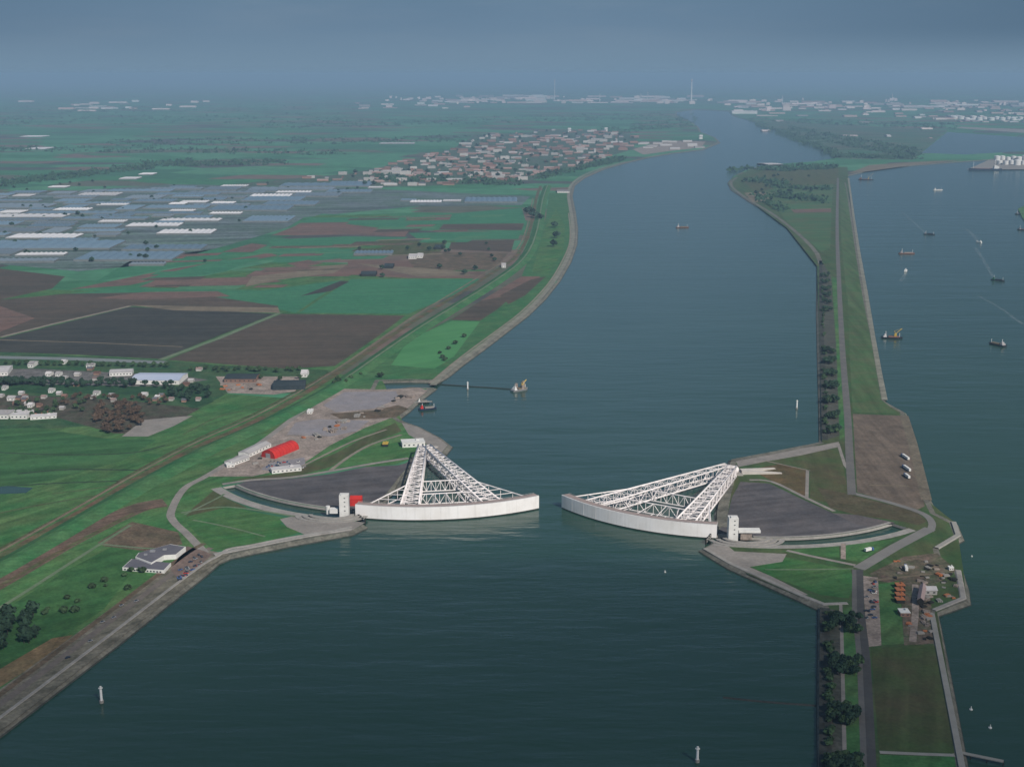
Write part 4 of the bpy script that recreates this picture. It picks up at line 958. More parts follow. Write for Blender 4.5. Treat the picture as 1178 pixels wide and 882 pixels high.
while placed < 200 and ntry < 9000:
    ntry += 1
    x, y = rg.uniform(-20, 420), rg.uniform(202, 292)
    if y > 262 + (180 - x) * .18 or y < 222 - x * .03 or (x > 290 and y > 250): continue
    w = rg.uniform(20, 105); dy = rg.uniform(1.6, 5.5) * (y - 90) / 150
    c = at(x, y); m_ = mpp(y); dd = abs(at(x, y - dy / 2).y - at(x, y + dy / 2).y)
    if not free(c, w * m_, dd, 4): continue
    greenhouse(rg.choices((0, 1, 2), (7, 5, .8))[0], c, w * m_, dd, rg.uniform(0, .02)); placed += 1
patch('garden_district', [(-150, 318), (0, 304), (90, 312), (180, 304), (270, 280), (330, 262), (350, 250), (470, 238), (600, 236), (610, 226), (400, 216), (200, 212), (0, 225), (-150, 236)], M('glass_district_ground', (0.125, 0.150, 0.165), (0.080, 0.125, 0.095), 0.006, stripe=(45, 1.4, 0.35), fine=0.25), 0.9)

# riverside town: terraces, blocks of flats, sheds
gtown = 'buildings of the riverside town'
def proto_house(name, label, cat, w, d, h, rh, wall, roof, group, flat=False):
    return house(name, label, cat, (0, 0, -900), w, d, h, rh, 0, wall, roof, group=group, windows=False, flat=flat)
protos = [proto_house('terraced_houses', 'terrace of houses with a red tiled roof in the riverside town', 'houses', 44, 10, 6, 5, WALLS[0], ROOFS[0], gtown),
          proto_house('terraced_houses', 'terrace of houses with a pinkish roof in the riverside town', 'houses', 58, 11, 6, 5, WALLS[0], ROOFS[1], gtown),
          proto_house('town_house', 'town building with a dark slate roof in the riverside town', 'house', 26, 14, 8, 5, WALLS[1], ROOFS[2], gtown),
          proto_house('apartment_block', 'pale flat roofed block of flats in the riverside town', 'apartment block', 46, 12, 15, 0, WALLS[1], ROOFS[3], gtown, True),
          proto_house('shed', 'pale roofed shed on the edge of the riverside town', 'shed', 60, 26, 7, 3, WALLS[1], ROOFS[3], gtown)]
def inside(x, y, P):
    c = False; n = len(P)
    for i in range(n):
        (x0, y0), (x1, y1) = P[i], P[(i + 1) % n]
        if (y0 > y) != (y1 > y) and x < (x1 - x0) * (y - y0) / (y1 - y0) + x0: c = not c
    return c
TOWN = [(250, 214), (330, 206), (400, 200), (440, 192), (470, 184), (520, 172), (545, 156), (640, 150), (690, 150), (735, 156), (728, 172), (700, 180), (665, 192), (640, 200), (610, 208), (520, 213), (420, 216), (330, 214)]
patch('town_ground', TOWN, M('town_ground', (0.045, 0.105, 0.062), (0.10, 0.105, 0.085), 0.02, fine=0.3), 0.9)
rt = random.Random(21); used = set(); cnt = 0; ntry2 = 0
def put(i, loc, rz, sc_):
    if i not in used:
        used.add(i); o = protos[i]; o.location = loc; o.rotation_euler = (0, 0, rz); o.scale = sc_
    else: o = dup(protos[i], loc, rz, sc_)
    return o
while cnt < 400:
    x, y = rt.uniform(250, 740), rt.uniform(149, 214)
    if not inside(x, y, TOWN) or (x < 420 and rt.random() < .45): continue
    i = rt.choices((0, 1, 2, 3, 4), (8, 8, 3, 4, 2.5))[0]
    s = rt.uniform(.65, 1.2) * (1.25 if y < 175 else 1.0)
    ntry2 += 1
    if ntry2 > 6000: break
    wd_, dp_ = ((44, 10), (58, 11), (26, 14), (46, 12), (60, 26))[i]
    tn = rt.random() < .12
    if not free(at(x, y), (dp_ if tn else wd_) * s, (wd_ if tn else dp_ + 8) * s, 3): continue
    put(i, at(x, y), (1.57 if tn else 0) + rt.uniform(-.12, .12), (s, s, s)); cnt += 1
# harbour works on the headland
patch('quay', [(728, 172), (752, 165), (780, 162), (812, 163), (806, 170), (770, 174), (740, 178)], PAVE_P, 1.2)
for k in range(14):
    put(4, at(rt.uniform(738, 806), rt.uniform(163, 172)), rt.uniform(-.1, .15), (1.1, 1.0, 1.2))
# white tower blocks and a church in town
for x, y, h_, lab in ((655, 152, 34, 'tall pale block of flats behind the red roofs of the town, left of the pair'), (697, 151, 30, 'tall pale block of flats at the far edge of the town, right of the pair'), (806, 160, 30, 'white silo tower on the tip of the headland')):
    c = at(x, y); house('tower_block', lab, 'tower', c, 26, 22, h_, 0, .1, WHITE_W, ROOFS[3], flat=True)

# far-off industry and city along the horizon
gfar = 'far industrial buildings along the horizon'
pw = M('far_pale_wall', (0.72, 0.60, 0.58), None, 0.01, rnd=0.25); pb = M('far_grey_wall', (0.36, 0.33, 0.33), None, 0.01, rnd=0.3); ppk = M('far_pink_wall', (0.50, 0.36, 0.33), None, 0.01, rnd=0.25); pwh = M('far_white_wall', (0.70, 0.68, 0.68), None, 0.01, rnd=0.2)
fp = []
for mt, lab in ((pw, 'pale warehouse in the hazy industrial belt along the horizon'), (pb, 'grey warehouse in the hazy industrial belt along the horizon'), (ppk, 'pinkish warehouse in the hazy industrial belt along the horizon'), (pwh, 'white warehouse in the hazy industrial belt along the horizon')):
    b = MB(); b.box((0, 0, 0), (100, 50, 16)); b.roof((0, 0, 0), 100, 50, 16, 5, 0, 0, 1)
    o = b.build('warehouse', mt); o.location = (0, 0, -900); fp.append([tag(o, lab, 'warehouse', gfar), False])
def far_b(i, loc, s):
    if not fp[i][1]: fp[i][1] = True; o = fp[i][0]; o.location = loc
    else: o = dup(fp[i][0], loc)
    o.scale = s; return o
rf_ = random.Random(8)
zones = [(75, (500, 800), (110.5, 119), 14), (70, (830, 1185), (117, 124), 14), (50, (840, 1185), (124, 134), 9), (18, (400, 560), (114, 127), 9), (22, (30, 240), (117, 128), 10), (22, (1070, 1185), (134, 141), 6), (12, (880, 1080), (134, 160), 8)]
for n, (xa, xb), (ya, yb), wm in zones:
    for k in range(n):
        x, y = rf_.uniform(xa, xb), rf_.uniform(ya, yb)
        if 800 < x < 848 and y > 124: continue
        m_ = mpp(y); s = rf_.uniform(.3, 1) ** 1.4 * wm * 2.1
        far_b(rf_.choices((0, 1, 2, 3), (5, 2, 3, 3))[0], at(x, y), (s * m_ / 100, rf_.uniform(1, 2.5), rf_.uniform(.4, 1.1) * min(1.5 * m_ / 16, 1.7)))
gblk = 'far pale blocks along the horizon'
bb = MB(); bb.box((0, 0, 0), (40, 40, 60)); bb.box((8, 5, 60), (14, 14, 6)); fb = bb.build('far_block', pw); tag(fb, 'slim pale block standing above the hazy industrial belt on the horizon', 'block', gblk)
for k in range(95):
    x, y = (rf_.uniform(440, 800), rf_.uniform(112, 120)) if k < 45 else (rf_.uniform(815, 1190), rf_.uniform(115, 128))
    if 800 < x < 848 and y > 124: continue
    q = rf_.uniform(.25, .85)
    if k == 0: fb.location = at(x, y); fb.scale = (q, q, q)
    else: dup(fb, at(x, y), 0, (rf_.uniform(.5, 3), 1, q))
far_b(3, at(856, 131), (29 * mpp(131) / 100, 1.5, 1.7))['label'] = 'very long white warehouse on the far bank right of the river bend'
# power station chimneys and stacks
def chimney(x, y0, y1, r_, label):
    c = at(x, y0); hpx = y0 - y1; h_ = hpx * mpp(y0)
    t_ = thing('chimney', label, 'chimney', c); b = MB(); b.tube((0, 0, 0), (0, 0, h_), r_, 12, 0, r_ * .6); b.build('stack', pwh, t_)
    b = MB(); b.tube((0, 0, h_ * .9), (0, 0, h_ * .96), r_ * .8, 12); b.build('band', ppk, t_); return t_
chimney(795, 119, 92, 14, 'tallest pale chimney on the horizon above the river bend')
chimney(638, 115, 92, 9, 'slim tall chimney on the horizon over the town')
for x, a_ in ((737, 108), (745, 106), (560, 110), (900, 110), (1026, 108), (690, 108)):
    t_ = chimney(x, 118, a_, 7, 'short chimney in the hazy industrial belt along the horizon'); t_['group'] = 'short chimneys along the horizon'
# storage tanks
def tank(loc, r_, h_, label, group):
    t_ = thing('storage_tank', label, 'storage tank', loc, 0, group)
    b = MB(); b.tube((0, 0, 0), (0, 0, h_), r_, 20); b.build('shell', WHITE_W, t_)
    b = MB(); b.tube((0, 0, h_), (0, 0, h_ + r_ * .18), r_ * 1.0, 20, 0, r_ * .1); b.build('roof', WHITE, t_); return t_
gt = 'white tanks of the terminal on the right'
t0 = tank(at(1147, 184.5), 17, 24, 'white storage tank at the terminal beyond the right channel', gt)
patch('quay', [(1112, 195), (1122, 191), (1140, 183), (1178, 180), (1320, 176), (1320, 196), (1178, 195)], PAVE, 1.0)
for k, (x, y) in enumerate(((1153, 184), (1159.5, 185), (1166, 184.5), (1172, 185), (1179, 184.5), (1150, 189), (1157, 189.5), (1163.5, 189), (1170, 190), (1177, 189.5), (1186, 187))):
    dup(t0, at(x, y), 0, rf_.uniform(.75, 1.1))
gt2 = 'far white tanks near the horizon on the right'
t1 = tank(at(1098, 137.5), 32, 30, 'far white storage tank in the hazy harbour on the right', gt2)
for k in range(12): dup(t1, at(1106 + k * 6.7 + rf_.uniform(-1, 1), 137.5 + (k % 2) * 1.3), 0, rf_.uniform(.8, 1.15))
patch('water', [(1060, 176), (1090, 152), (1178, 158), (1400, 160), (1400, 171), (1178, 174), (1110, 178)], WATER, 0.8)
patch('quay', [(1105, 146), (1178, 149), (1400, 152), (1400, 157), (1178, 153), (1100, 147.5)], PAVE, 1.0)
patch('wood_floor', [(960, 176), (900, 152), (870, 142), (900, 140), (1090, 150), (1060, 176), (1050, 184), (965, 183)], M('wood_floor', (0.040, 0.115, 0.065), (0.105, 0.105, 0.080), 0.003, stripe=(60, 1.4, 0.3), fine=0.25), 0.7)
c = at(1163, 236)
b = MB(); P = [p for p in px((1171, 240), (1180, 236), (1320, 232), (1320, 285), (1186, 262), (1176, 250))]; b.prism(P, -1, LZ, 0); b.build('harbour_land', GRASS, kind='structure')

# ------------------------------------------------------------------ trees
def tree_proto(name, label, seed, h, rc, leaf, nleaf=330, ls=1.1, bare=False):
    q = random.Random(seed); r = thing(name, label, 'tree', (0, 0, -900))
    t = MB(); th = h * .32
    t.tube((0, 0, -.3), (0, 0, th), h * .028, 7, 0, h * .02)
    lim = []
    for k in range(6):
        a = k * 1.05 + q.uniform(-.3, .3); e = Vector((math.cos(a) * rc * .6, math.sin(a) * rc * .6, h * q.uniform(.55, .8)))
        t.tube((0, 0, th * q.uniform(.7, 1)), e, h * .014, 5, 0, h * .005); lim.append(e)
    t.tube((0, 0, th), (0, 0, h * .85), h * .02, 6, 0, h * .006)
    t.build('trunk', BARK, r)
    lobes = [(e, rc * q.uniform(.38, .55)) for e in lim] + [(Vector((0, 0, h * .84)), rc * .5), (Vector((q.uniform(-1, 1), q.uniform(-1, 1), h * .62)), rc * .6)]
    c = MB()
    for k in range(nleaf):
        o, rr = q.choice(lobes)
        d = Vector((q.gauss(0, 1), q.gauss(0, 1), q.gauss(0, 1))).normalized() * rr * q.uniform(.55, 1.08); d.z *= .85
        p = o + d; nrm = (d.normalized() + Vector((q.uniform(-.7, .7), q.uniform(-.7, .7), q.uniform(-.2, .9)))).normalized()
        u = nrm.orthogonal().normalized(); w = nrm.cross(u); s = ls * q.uniform(.6, 1.3)
        if bare: u = u * .35; 
        c.add([p - u * s - w * s * .7, p + u * s - w * s * .7, p + u * s * .8 + w * s, p - u * s * .8 + w * s], [(0, 1, 2, 3)])
    c.build('crown', leaf, r); return r
class Kind:
    def __init__(s, *a, **k): s.o = tree_proto(*a, **k); s.first = True
    def put(s, loc, sc_=1.0, label=None, group=None):
        rz = rng.uniform(0, 6.28)
        if s.first:
            s.first = False; o = s.o; o.location = loc; o.rotation_euler = (0, 0, rz); o.scale = (sc_,) * 3
            if label: o['label'] = label
            if group: o['group'] = group
            return o
        return dup(s.o, loc, rz, sc_, label, group)
KA = [Kind('poplar_tree', 'leafy tree', 5 + k, 11 + 1.6 * k, 4.0 + .5 * k, LEAF_D, 300, 1.05) for k in range(3)]
KB = Kind('broadleaf_tree', 'leafy tree', 31, 10, 4.5, LEAF, 260, 1.1)
KC = Kind('bare_tree', 'bare tree', 41, 10, 4.6, LEAF_B, 260, 1.1, bare=True)
KF = Kind('field_tree', 'field tree', 51, 11, 5.5, LEAF_D, 80, 2.4)
KS = Kind('shrub', 'shrub', 61, 4, 2.6, LEAF, 120, .8)
def tput(i, x, y, s, lab, grp, z=LZ): return KA[i % 3].put(at(x, y, z), s, lab, grp)
G1 = 'trees in clumps along the west edge of the island'
nearlab = 'dark leafy tree in a clump beside the white footpath, island near the camera'
farlab = 'dark leafy tree in one of the evenly spaced clumps along the far island bank'
def island_tree(k, x, y, sc_, lab):
    if k % 3 == 2: KB.put(at(x, y), sc_ * 1.1, lab, G1)
    else: tput(k + rng.randint(0, 2), x, y, sc_, lab, G1)
for y in (719, 768, 824, 883):
    for k in range(26):
        u = rng.uniform(0, 1)
        island_tree(k, 955 + u * 33, y + u * 4 + rng.uniform(-9, 8), rng.uniform(.5, .85), nearlab)
for y in (318, 326, 334, 341.5, 349, 357.5, 405, 417, 431, 446, 462, 480, 497):
    xm = 949.5 + (y - 318) / 180 * 9; wd = 9 if y < 400 else 13
    for k in range(8 if y < 400 else 11):
        island_tree(k, xm - wd * .5 + wd * (k + rng.uniform(.1, .9)) / (8 if y < 400 else 11), y + rng.uniform(-1.2, 1.2) * (1 if y < 400 else 2), rng.uniform(.62, .95), farlab)
for k in range(46):
    y = rng.uniform(700, 895); KS.put(at(rng.uniform(949, 957), y), rng.uniform(.6, 1.3), 'dark shrub on the grey foreshore along the near west edge of the island', 'shrubs along the near west edge of the island')
for k in range(60):
    y = rng.uniform(303, 505); KS.put(at(945 + (y - 303) / 200 * 4 + rng.uniform(-.5, 2), y), rng.uniform(.7, 1.3), 'dark shrub on the stony far west edge of the island', 'shrubs along the far west edge of the island')
G2 = 'trees at the lower left corner behind the bank'
for k in range(36):
    x = rng.uniform(-30, 44); y = 738 + rng.uniform(-22, 14) - x * .3
    tput(k, x, y, rng.uniform(.75, 1.2), 'dark leafy tree in the grove above the dry reeds, lower left', G2)
for k in range(16):
    x = rng.uniform(50, 165); y = 735 - x * .42 + rng.uniform(-16, 6)
    KS.put(at(x, y), rng.uniform(.7, 1.5), 'green shrub on the meadow slope above the riverside road', 'shrubs above the riverside road')
G3 = 'trees lining the pale road at the left'
for k in range(24):
    KB.put(at(8 + k * 8 + rng.uniform(-1.5, 1.5), 420 + k * .1 + rng.uniform(-.5, .5)), rng.uniform(.75, 1.0), 'slim tree in the row lining the pale road at the edge of the ploughed field', G3)
G4 = 'trees of the dark belt behind the works'
for k in range(110):
    x = rng.uniform(-10, 242); y = 441.5 + x * .02 + rng.uniform(-2.5, 2.5)
    if x > 195: y += rng.uniform(0, 14)
    tput(k, x, y, rng.uniform(.7, 1.0), 'dark tree in the belt between the grey yard and the tangled ground', G4)
for k in range(34):
    x = rng.uniform(-10, 100); y = 468 + rng.uniform(-7, 12)
    KB.put(at(x, y), rng.uniform(.6, .9), 'green tree among the cabins and stacks at the left edge', 'trees among the cabins at the left edge')
G5 = 'bare trees of the brown grove'
for k in range(70):
    a = rng.uniform(0, 6.28); rr = math.sqrt(rng.uniform(0, 1))
    x, y = 135 + math.cos(a) * rr * 30, 483 + math.sin(a) * rr * 17
    KC.put(at(x, y), rng.uniform(.8, 1.15), 'bare brown tree in the grove beside the pale concrete yard', G5)
for k in range(30):
    KC.put(at(rng.uniform(62, 200), rng.uniform(455, 468)), rng.uniform(.6, .9), 'bare brown tree in the scrub behind the grove', 'bare trees in the scrub behind the grove')
for k in range(30):
    x = rng.uniform(210, 345)
    KB.put(at(x, 426 + (x - 210) * .012 + rng.uniform(-1.5, 1.5)), rng.uniform(.6, .9), 'green tree in the row between the brown field and the sheds', 'trees between the brown field and the sheds')
for x, y, s in ((344, 436, .9), (322, 438, .8), (385, 442, .8), (390, 441, .9), (398, 441, .7), (404, 437, .8), (436, 434, .8), (439, 434.5, .9), (415, 432, .6), (388, 437, .7), (300, 436, .7)):
    KB.put(at(x, y), s, 'single green tree beside the dike near the harbour inlet', 'single trees near the harbour inlet')
for x, y in ((506, 407), (509, 412), (512, 415), (516, 402), (524, 396), (534, 388)):
    KS.put(at(x, y), rng.uniform(1.2, 1.9), 'dark shrub between the bright foreland meadow and the river bank', 'shrubs along the river bank')
for x, y in ((606, 246), (609, 244), (613, 246), (617, 251), (622, 253), (612, 250), (638, 262), (640, 274), (637, 284)):
    KF.put(at(x, y), rng.uniform(1.3, 2.0), 'dark tree on the green foreland at the river bend', 'trees on the foreland at the river bend')
for k in range(75):
    x, y = rng.uniform(-20, 430), rng.uniform(205, 305)
    if x > 240 and y > 262: continue
    KF.put(at(x, y), rng.uniform(.7, 1.2), 'dark tree between the glasshouses', 'trees between the glasshouses')
for k in range(190):
    x, y = rng.uniform(400, 735), rng.uniform(152, 214)
    if inside(x, y, TOWN): KF.put(at(x, y), rng.uniform(1.0, 1.9), 'dark tree among the houses of the riverside town', 'trees in the riverside town')
for x, y in [(rng.uniform(400, 600), rng.uniform(280, 320)) for k in range(18)]:
    KF.put(at(x, y), rng.uniform(.7, 1.1), 'dark tree at a farm in the fields left of the river', 'trees at the farms in the fields')
for k in range(26):
    x, y = rng.uniform(846, 950), rng.uniform(198, 232)
    if x < 850 + (y - 205) * .9: continue
    KF.put(at(x, y), rng.uniform(.8, 1.4), 'dark tree scattered on the head of the island', 'trees on the head of the island')
# far-off hedges and woods that read as one mass
def wood(lines, n, seed, mt, sz):
    q = random.Random(seed); b = MB()
    for (x0, y0), (x1, y1), spread, cnt_ in lines:
        for k in range(cnt_):
            u = q.random(); x = x0 + (x1 - x0) * u; y = y0 + (y1 - y0) * u + q.uniform(-spread, spread)
            p = at(x, y); s = sz * q.uniform(.5, 1.3)
            for j in range(n):
                o = p + Vector((q.gauss(0, s), q.gauss(0, s), abs(q.gauss(0, s * .45)) + 1.5))
                nrm = Vector((q.uniform(-1, 1), q.uniform(-1, .3), q.uniform(.1, 1))).normalized(); uu = nrm.orthogonal().normalized(); ww = nrm.cross(uu); k_ = s * q.uniform(.25, .55)
                b.add([o - uu * k_ - ww * k_, o + uu * k_ - ww * k_, o + uu * k_ * .7 + ww * k_, o - uu * k_ + ww * k_ * .8], [(0, 1, 2, 3)])
    return b.build('distant_woods', mt, kind='stuff')
wood_mat = M('hedge_leaves', (0.030, 0.066, 0.038), (0.042, 0.085, 0.045), 0.01)
wood([((0, 212), (220, 186), 3, 260), ((160, 190), (330, 187), 3, 160), ((120, 165), (560, 160), 4, 200), ((0, 172), (400, 176), 3, 150), ((300, 145), (800, 133), 4, 320), ((0, 140), (400, 135), 5, 200),
      ((690, 152), (800, 140), 5, 200), ((620, 204), (720, 182), 2.5, 160), ((870, 142), (965, 178), 3, 220), ((900, 150), (1060, 178), 6, 380), ((960, 180), (1050, 182), 1.5, 150), ((860, 138), (1100, 146), 3, 240), ((0, 128), (430, 122), 4, 200), ((420, 205), (600, 211), 3, 160), ((840, 196), (960, 190), 2, 60), ((855, 207), (905, 213), 2, 50), ((885, 215), (955, 218), 1.2, 50), ((890, 224), (950, 232), 3, 50), ((868, 226), (900, 242), 1.5, 30), ((880, 197), (962, 193), 1.5, 60)], 9, 3, wood_mat, 12)

# ------------------------------------------------------------------ boats
def hull_mesh(L, B, D, sheer=.25, n=14):
    b = MB(); rows = []
    for i in range(n + 1):
        u = i / n; x = -L / 2 + L * u
        w = B / 2 * (1 - max(0, (u - .68) / .32) ** 2.2) * (.82 + .18 * min(1, u / .12))
        zt = D + D * sheer * max(0, (u - .6) / .4) ** 2
        rows.append([(x, -w, zt), (x, -w * .8, -1), (x, w * .8, -1), (x, w, zt)])
    for r0, r1 in zip(rows, rows[1:]):
        b.add(r0 + r1, [(0, 4, 5, 1), (2, 6, 7, 3), (3, 7, 4, 0)])
    b.add(rows[0], [(0, 1, 2, 3)])
    return b
def boat(name, label, cat, x, y, L, B, rz, hullm, housem, hold=None, crane=False, mast=True, D=2.6):
    p = at(x, y, 0); r = thing(name, label, cat, p, rz)
    hull_mesh(L, B, D).build('hull', hullm, r)
    b = MB(); b.box((-L * .34, 0, D + .02), (L * .16, B * .72, L * .07), top=(.9, .95)); b.box((-L * .32, 0, D + L * .07), (L * .09, B * .5, 2.6), top=(.9, .9)); wh = b.build('wheelhouse', housem, r)
    g = MB(); g.box((-L * .27, 0, D + L * .07 + .9), (L * .012 + .6, B * .46, 1.1)); g.build('window', GLASS, wh)
    if hold:
        b = MB(); b.box((L * .08, 0, D + .02), (L * .5, B * .72, 1.6), top=(.97, .9)); b.build('hatch_cover', hold, r)
    if mast:
        b = MB(); b.tube((-L * .3, 0, D), (-L * .3, 0, D + L * .28), .25 + L * .004, 6); b.tube((L * .36, 0, D), (L * .36, 0, D + L * .2), .2 + L * .003, 6); b.build('mast', WHITE, r)
    if crane:
        b = MB(); b.box((L * .16, 0, D), (4, 4, 6)); b.tube((L * .16, 0, D + 6), (L * .46, B * .15, D + L * .42), .6, 6); b.tube((L * .16, 0, D + 6), (L * .10, 0, D + L * .3), .5, 6); b.tube((L * .1, 0, D + L * .3), (L * .46, B * .15, D + L * .42), .2, 5); b.build('crane', YELLOW, r)
    return r
boat('coaster', 'small brownish coaster alone in mid river above the gates', 'boat', 785, 262, 42, 11, R(4), BROWNP, ROOFS[3], SOIL_T)
boat('tug_boat', 'red and white work boat moored at the jetty below the pink yard', 'boat', 492, 471, 27, 8, R(20), NAVY, RED, PAVE, mast=True)
boat('work_barge', 'pale barge moored in the harbour inlet mouth', 'barge', 487, 463.5, 18, 6, R(4), GREYP, WHITE_W, PAVE, mast=False)
boat('dredger', 'grey dredger with cranes in the right channel close to the quay', 'dredger', 1026, 389, 38, 13, R(-10), BLACKP, ROOFS[3], BROWNP, crane=True)
boat('cargo_boat', 'dark hulled boat with a tan deck in the right channel near the frame edge', 'boat', 1147, 397, 36, 12, R(120), BLACKP, ROOFS[3], SOIL_T)
boat('river_barge', 'dark barge heading out at the head of a long white wake', 'barge', 1148, 323, 34, 8, R(-48), BLACKP, GREENP, BLACKP)
boat('patrol_boat', 'white speedboat throwing spray in the right channel', 'boat', 1126, 279, 20, 6, R(118), WHITE_W, WHITE_W)
boat('river_barge', 'small dark barge in the middle of the right channel', 'barge', 1069, 270, 34, 8, R(-25), BLACKP, GREYP, BLACKP)
boat('coaster', 'pinkish grey coaster lying broadside in the right channel', 'boat', 1043, 292, 44, 10, R(2), BROWNP, ROOFS[3], PAVE_P)
boat('motor_yacht', 'small white yacht just below the pinkish grey coaster', 'boat', 1042, 312, 22, 7, R(65), WHITE_W, WHITE_W)
boat('ferry_boat', 'white ferry near the sandy head of the right channel', 'boat', 1079, 219, 42, 12, R(8), WHITE_W, WHITE_W, ROOFS[3])
boat('crane_vessel', 'dark crane vessel moored by the head of the island', 'vessel', 996, 207, 70, 20, R(-20), BLACKP, BROWNP, BROWNP, crane=True)
boat('tanker_ship', 'long dark hulled tanker moored beside the white tanks', 'ship', 1133, 196, 165, 26, R(178), NAVY, WHITE_W, BROWNP, D=9)
boat('moored_barge', 'dark barge moored off the green harbour tip at the right edge', 'barge', 1174, 247, 40, 10, R(-50), BLACKP, GREYP, BLACKP)
boat('moored_barge', 'brown barge moored below the green harbour tip at the right edge', 'barge', 1177, 265, 40, 10, R(-60), BROWNP, GREYP, BROWNP)
# suction dredger with floating pipe
p = at(598, 447, 0)
r = boat('suction_dredger', 'pale suction dredger at the end of the floating pipeline in mid river', 'dredger', 598, 449, 30, 12, R(35), GREYP, WHITE_W, SOIL_T, crane=True)
b = MB()
for dx, dy_, h_ in ((-5, 3, 9), (8, 2, 11), (3, -3, 6)): b.box((dx, dy_, 2.6), (4.5, 3.5, h_), top=(.8, .8))
b.build('deck_house', PAVE_P, r)
b = MB(); pts = [at(x, y, .3) for x, y in ((500, 441.5), (520, 443), (540, 444.5), (565, 446), (592, 448))]
b.path(pts, 1.0, 6)
t_ = b.build('floating_pipeline', DARK, None, pts[0]); tag(t_, 'dark floating pipeline running from the inlet mouth to the dredger', 'pipeline')
# wakes: churned foam lying on the water
def foam():
    m = bpy.data.materials.new('wake_foam'); m.use_nodes = True; t = m.node_tree; b = t.nodes['Principled BSDF']
    b.inputs['Base Color'].default_value = (.55, .6, .62, 1); b.inputs['Roughness'].default_value = .7
    g = t.nodes.new('ShaderNodeTexCoord'); n = t.nodes.new('ShaderNodeTexNoise'); n.inputs['Scale'].default_value = .12; n.inputs['Detail'].default_value = 4
    r_ = t.nodes.new('ShaderNodeMapRange'); r_.inputs[1].default_value = .45; r_.inputs[2].default_value = .75; r_.inputs[4].default_value = .34
    t.links.new(g.outputs['Object'], n.inputs[0]); t.links.new(n.outputs[0], r_.inputs[0]); t.links.new(r_.outputs[0], b.inputs['Alpha']); return m
FOAM = foam()
ribbon('wake', [(1147, 322), (1138, 309), (1128, 292), (1122, 284)], 9, FOAM, z=.08, kind='stuff')
ribbon('wake', [(1126, 279), (1122, 272), (1112, 262)], 12, FOAM, z=.08, kind='stuff')
ribbon('wake', [(1068, 270), (1055, 258), (1038, 243)], 6, FOAM, z=.08, kind='stuff')
ribbon('wake', [(1178, 372), (1150, 352), (1125, 338)], 7, FOAM, z=.08, kind='stuff')
ribbon('wake', [(1079, 219), (1095, 218)], 12, FOAM, z=.08, k=1, kind='stuff')
ribbon('wake', [(1042, 312), (1036, 322)], 8, FOAM, z=.08, k=1, kind='stuff')

# ------------------------------------------------------------------ beacons, buoys, jetties, groyne
def beacon(x, y, h_, label):
    p = at(x, y, 0); r = thing('light_beacon', label, 'beacon', p)
    b = MB(); b.tube((0, 0, -2), (0, 0, 2.2), 1.7, 12); b.build('pile_base', CONC, r)
    b = MB(); b.tube((0, 0, 2.2), (0, 0, h_ - 2), 1.05, 12, 0, .95); b.build('mast', WHITE, r)
    b = MB(); b.tube((0, 0, h_ - 2), (0, 0, h_ - 1.7), 1.7, 12); b.tube((0, 0, h_ - 1.7), (0, 0, h_ - .4), .8, 10); b.tube((0, 0, h_ - .4), (0, 0, h_), .9, 10, 0, .1); b.build('lantern', WHITE_W, r)
beacon(117, 808, 14.5, 'white light beacon standing in the water off the lower left bank')
beacon(802, 876, 12.5, 'white light beacon standing in the water at the bottom of the picture')
beacon(916.5, 470, 13.5, 'white light beacon in the water above the right gate beside the island')
beacon(538, 448, 13, 'white light beacon beside the floating pipeline')
def buoy(x, y, label, s=1.0):
    p = at(x, y, 0); r = thing('buoy', label, 'buoy', p)
    b = MB(); b.tube((0, 0, -.6), (0, 0, .7), 1.3 * s, 12); b.build('float', WHITE_W, r)
    b = MB(); b.tube((0, 0, .7), (0, 0, 3.0 * s), .5 * s, 8, 0, .25); b.build('topmark', WHITE_W, r)
buoy(1117, 816, 'white buoy off the pale quay, nearer the quay of the two')
buoy(1139, 837, 'white buoy off the pale quay, farther out of the two')
buoy(765, 658, 'pale buoy in open water below the right gate', .8)
buoy(1118, 640, 'pale buoy in the dark water beside the works peninsula', .6)
def jetty(P, w, label, rail=False):
    A, B = at(*P[0], 0), at(*P[1], 0); v = B - A; L = v.length; rz = math.atan2(v.y, v.x)
    r = thing('jetty', label, 'jetty', A, rz); b = MB(); b.box((L / 2, 0, LZ - .6), (L, w, .7)); b.build('deck', M('pale_concrete', (0.30, 0.29, 0.265)), r)
    n = int(L / 9)
    for i in range(n + 1):
        q = MB(); q.box((i * L / n, 0, LZ - 1.3), (1, w, .7))
        for s in (-1, 1): q.tube((i * L / n, s * w * .35, -2), (i * L / n, s * w * .35, LZ - 1.2), .4, 6)
        q.build('pile', DARK, r)
jetty([(1098, 868.5), (1154, 880)], 3.2, 'long narrow concrete jetty reaching out from the near end of the pale quay')
jetty([(474, 465.5), (497, 464)], 3.5, 'short jetty at the pink yard where the red work boat is moored')
ribbon('footpath', [(1012, 865), (1055, 867), (1098, 868.5)], 4, M('pale_concrete', (0.30, 0.29, 0.265)), 2.4, 1)
ribbon('groyne', [(832, 797), (880, 802), (947, 807)], 6, STONE_W, z=-.55, h=.75, wtop=2.5, kind='structure')

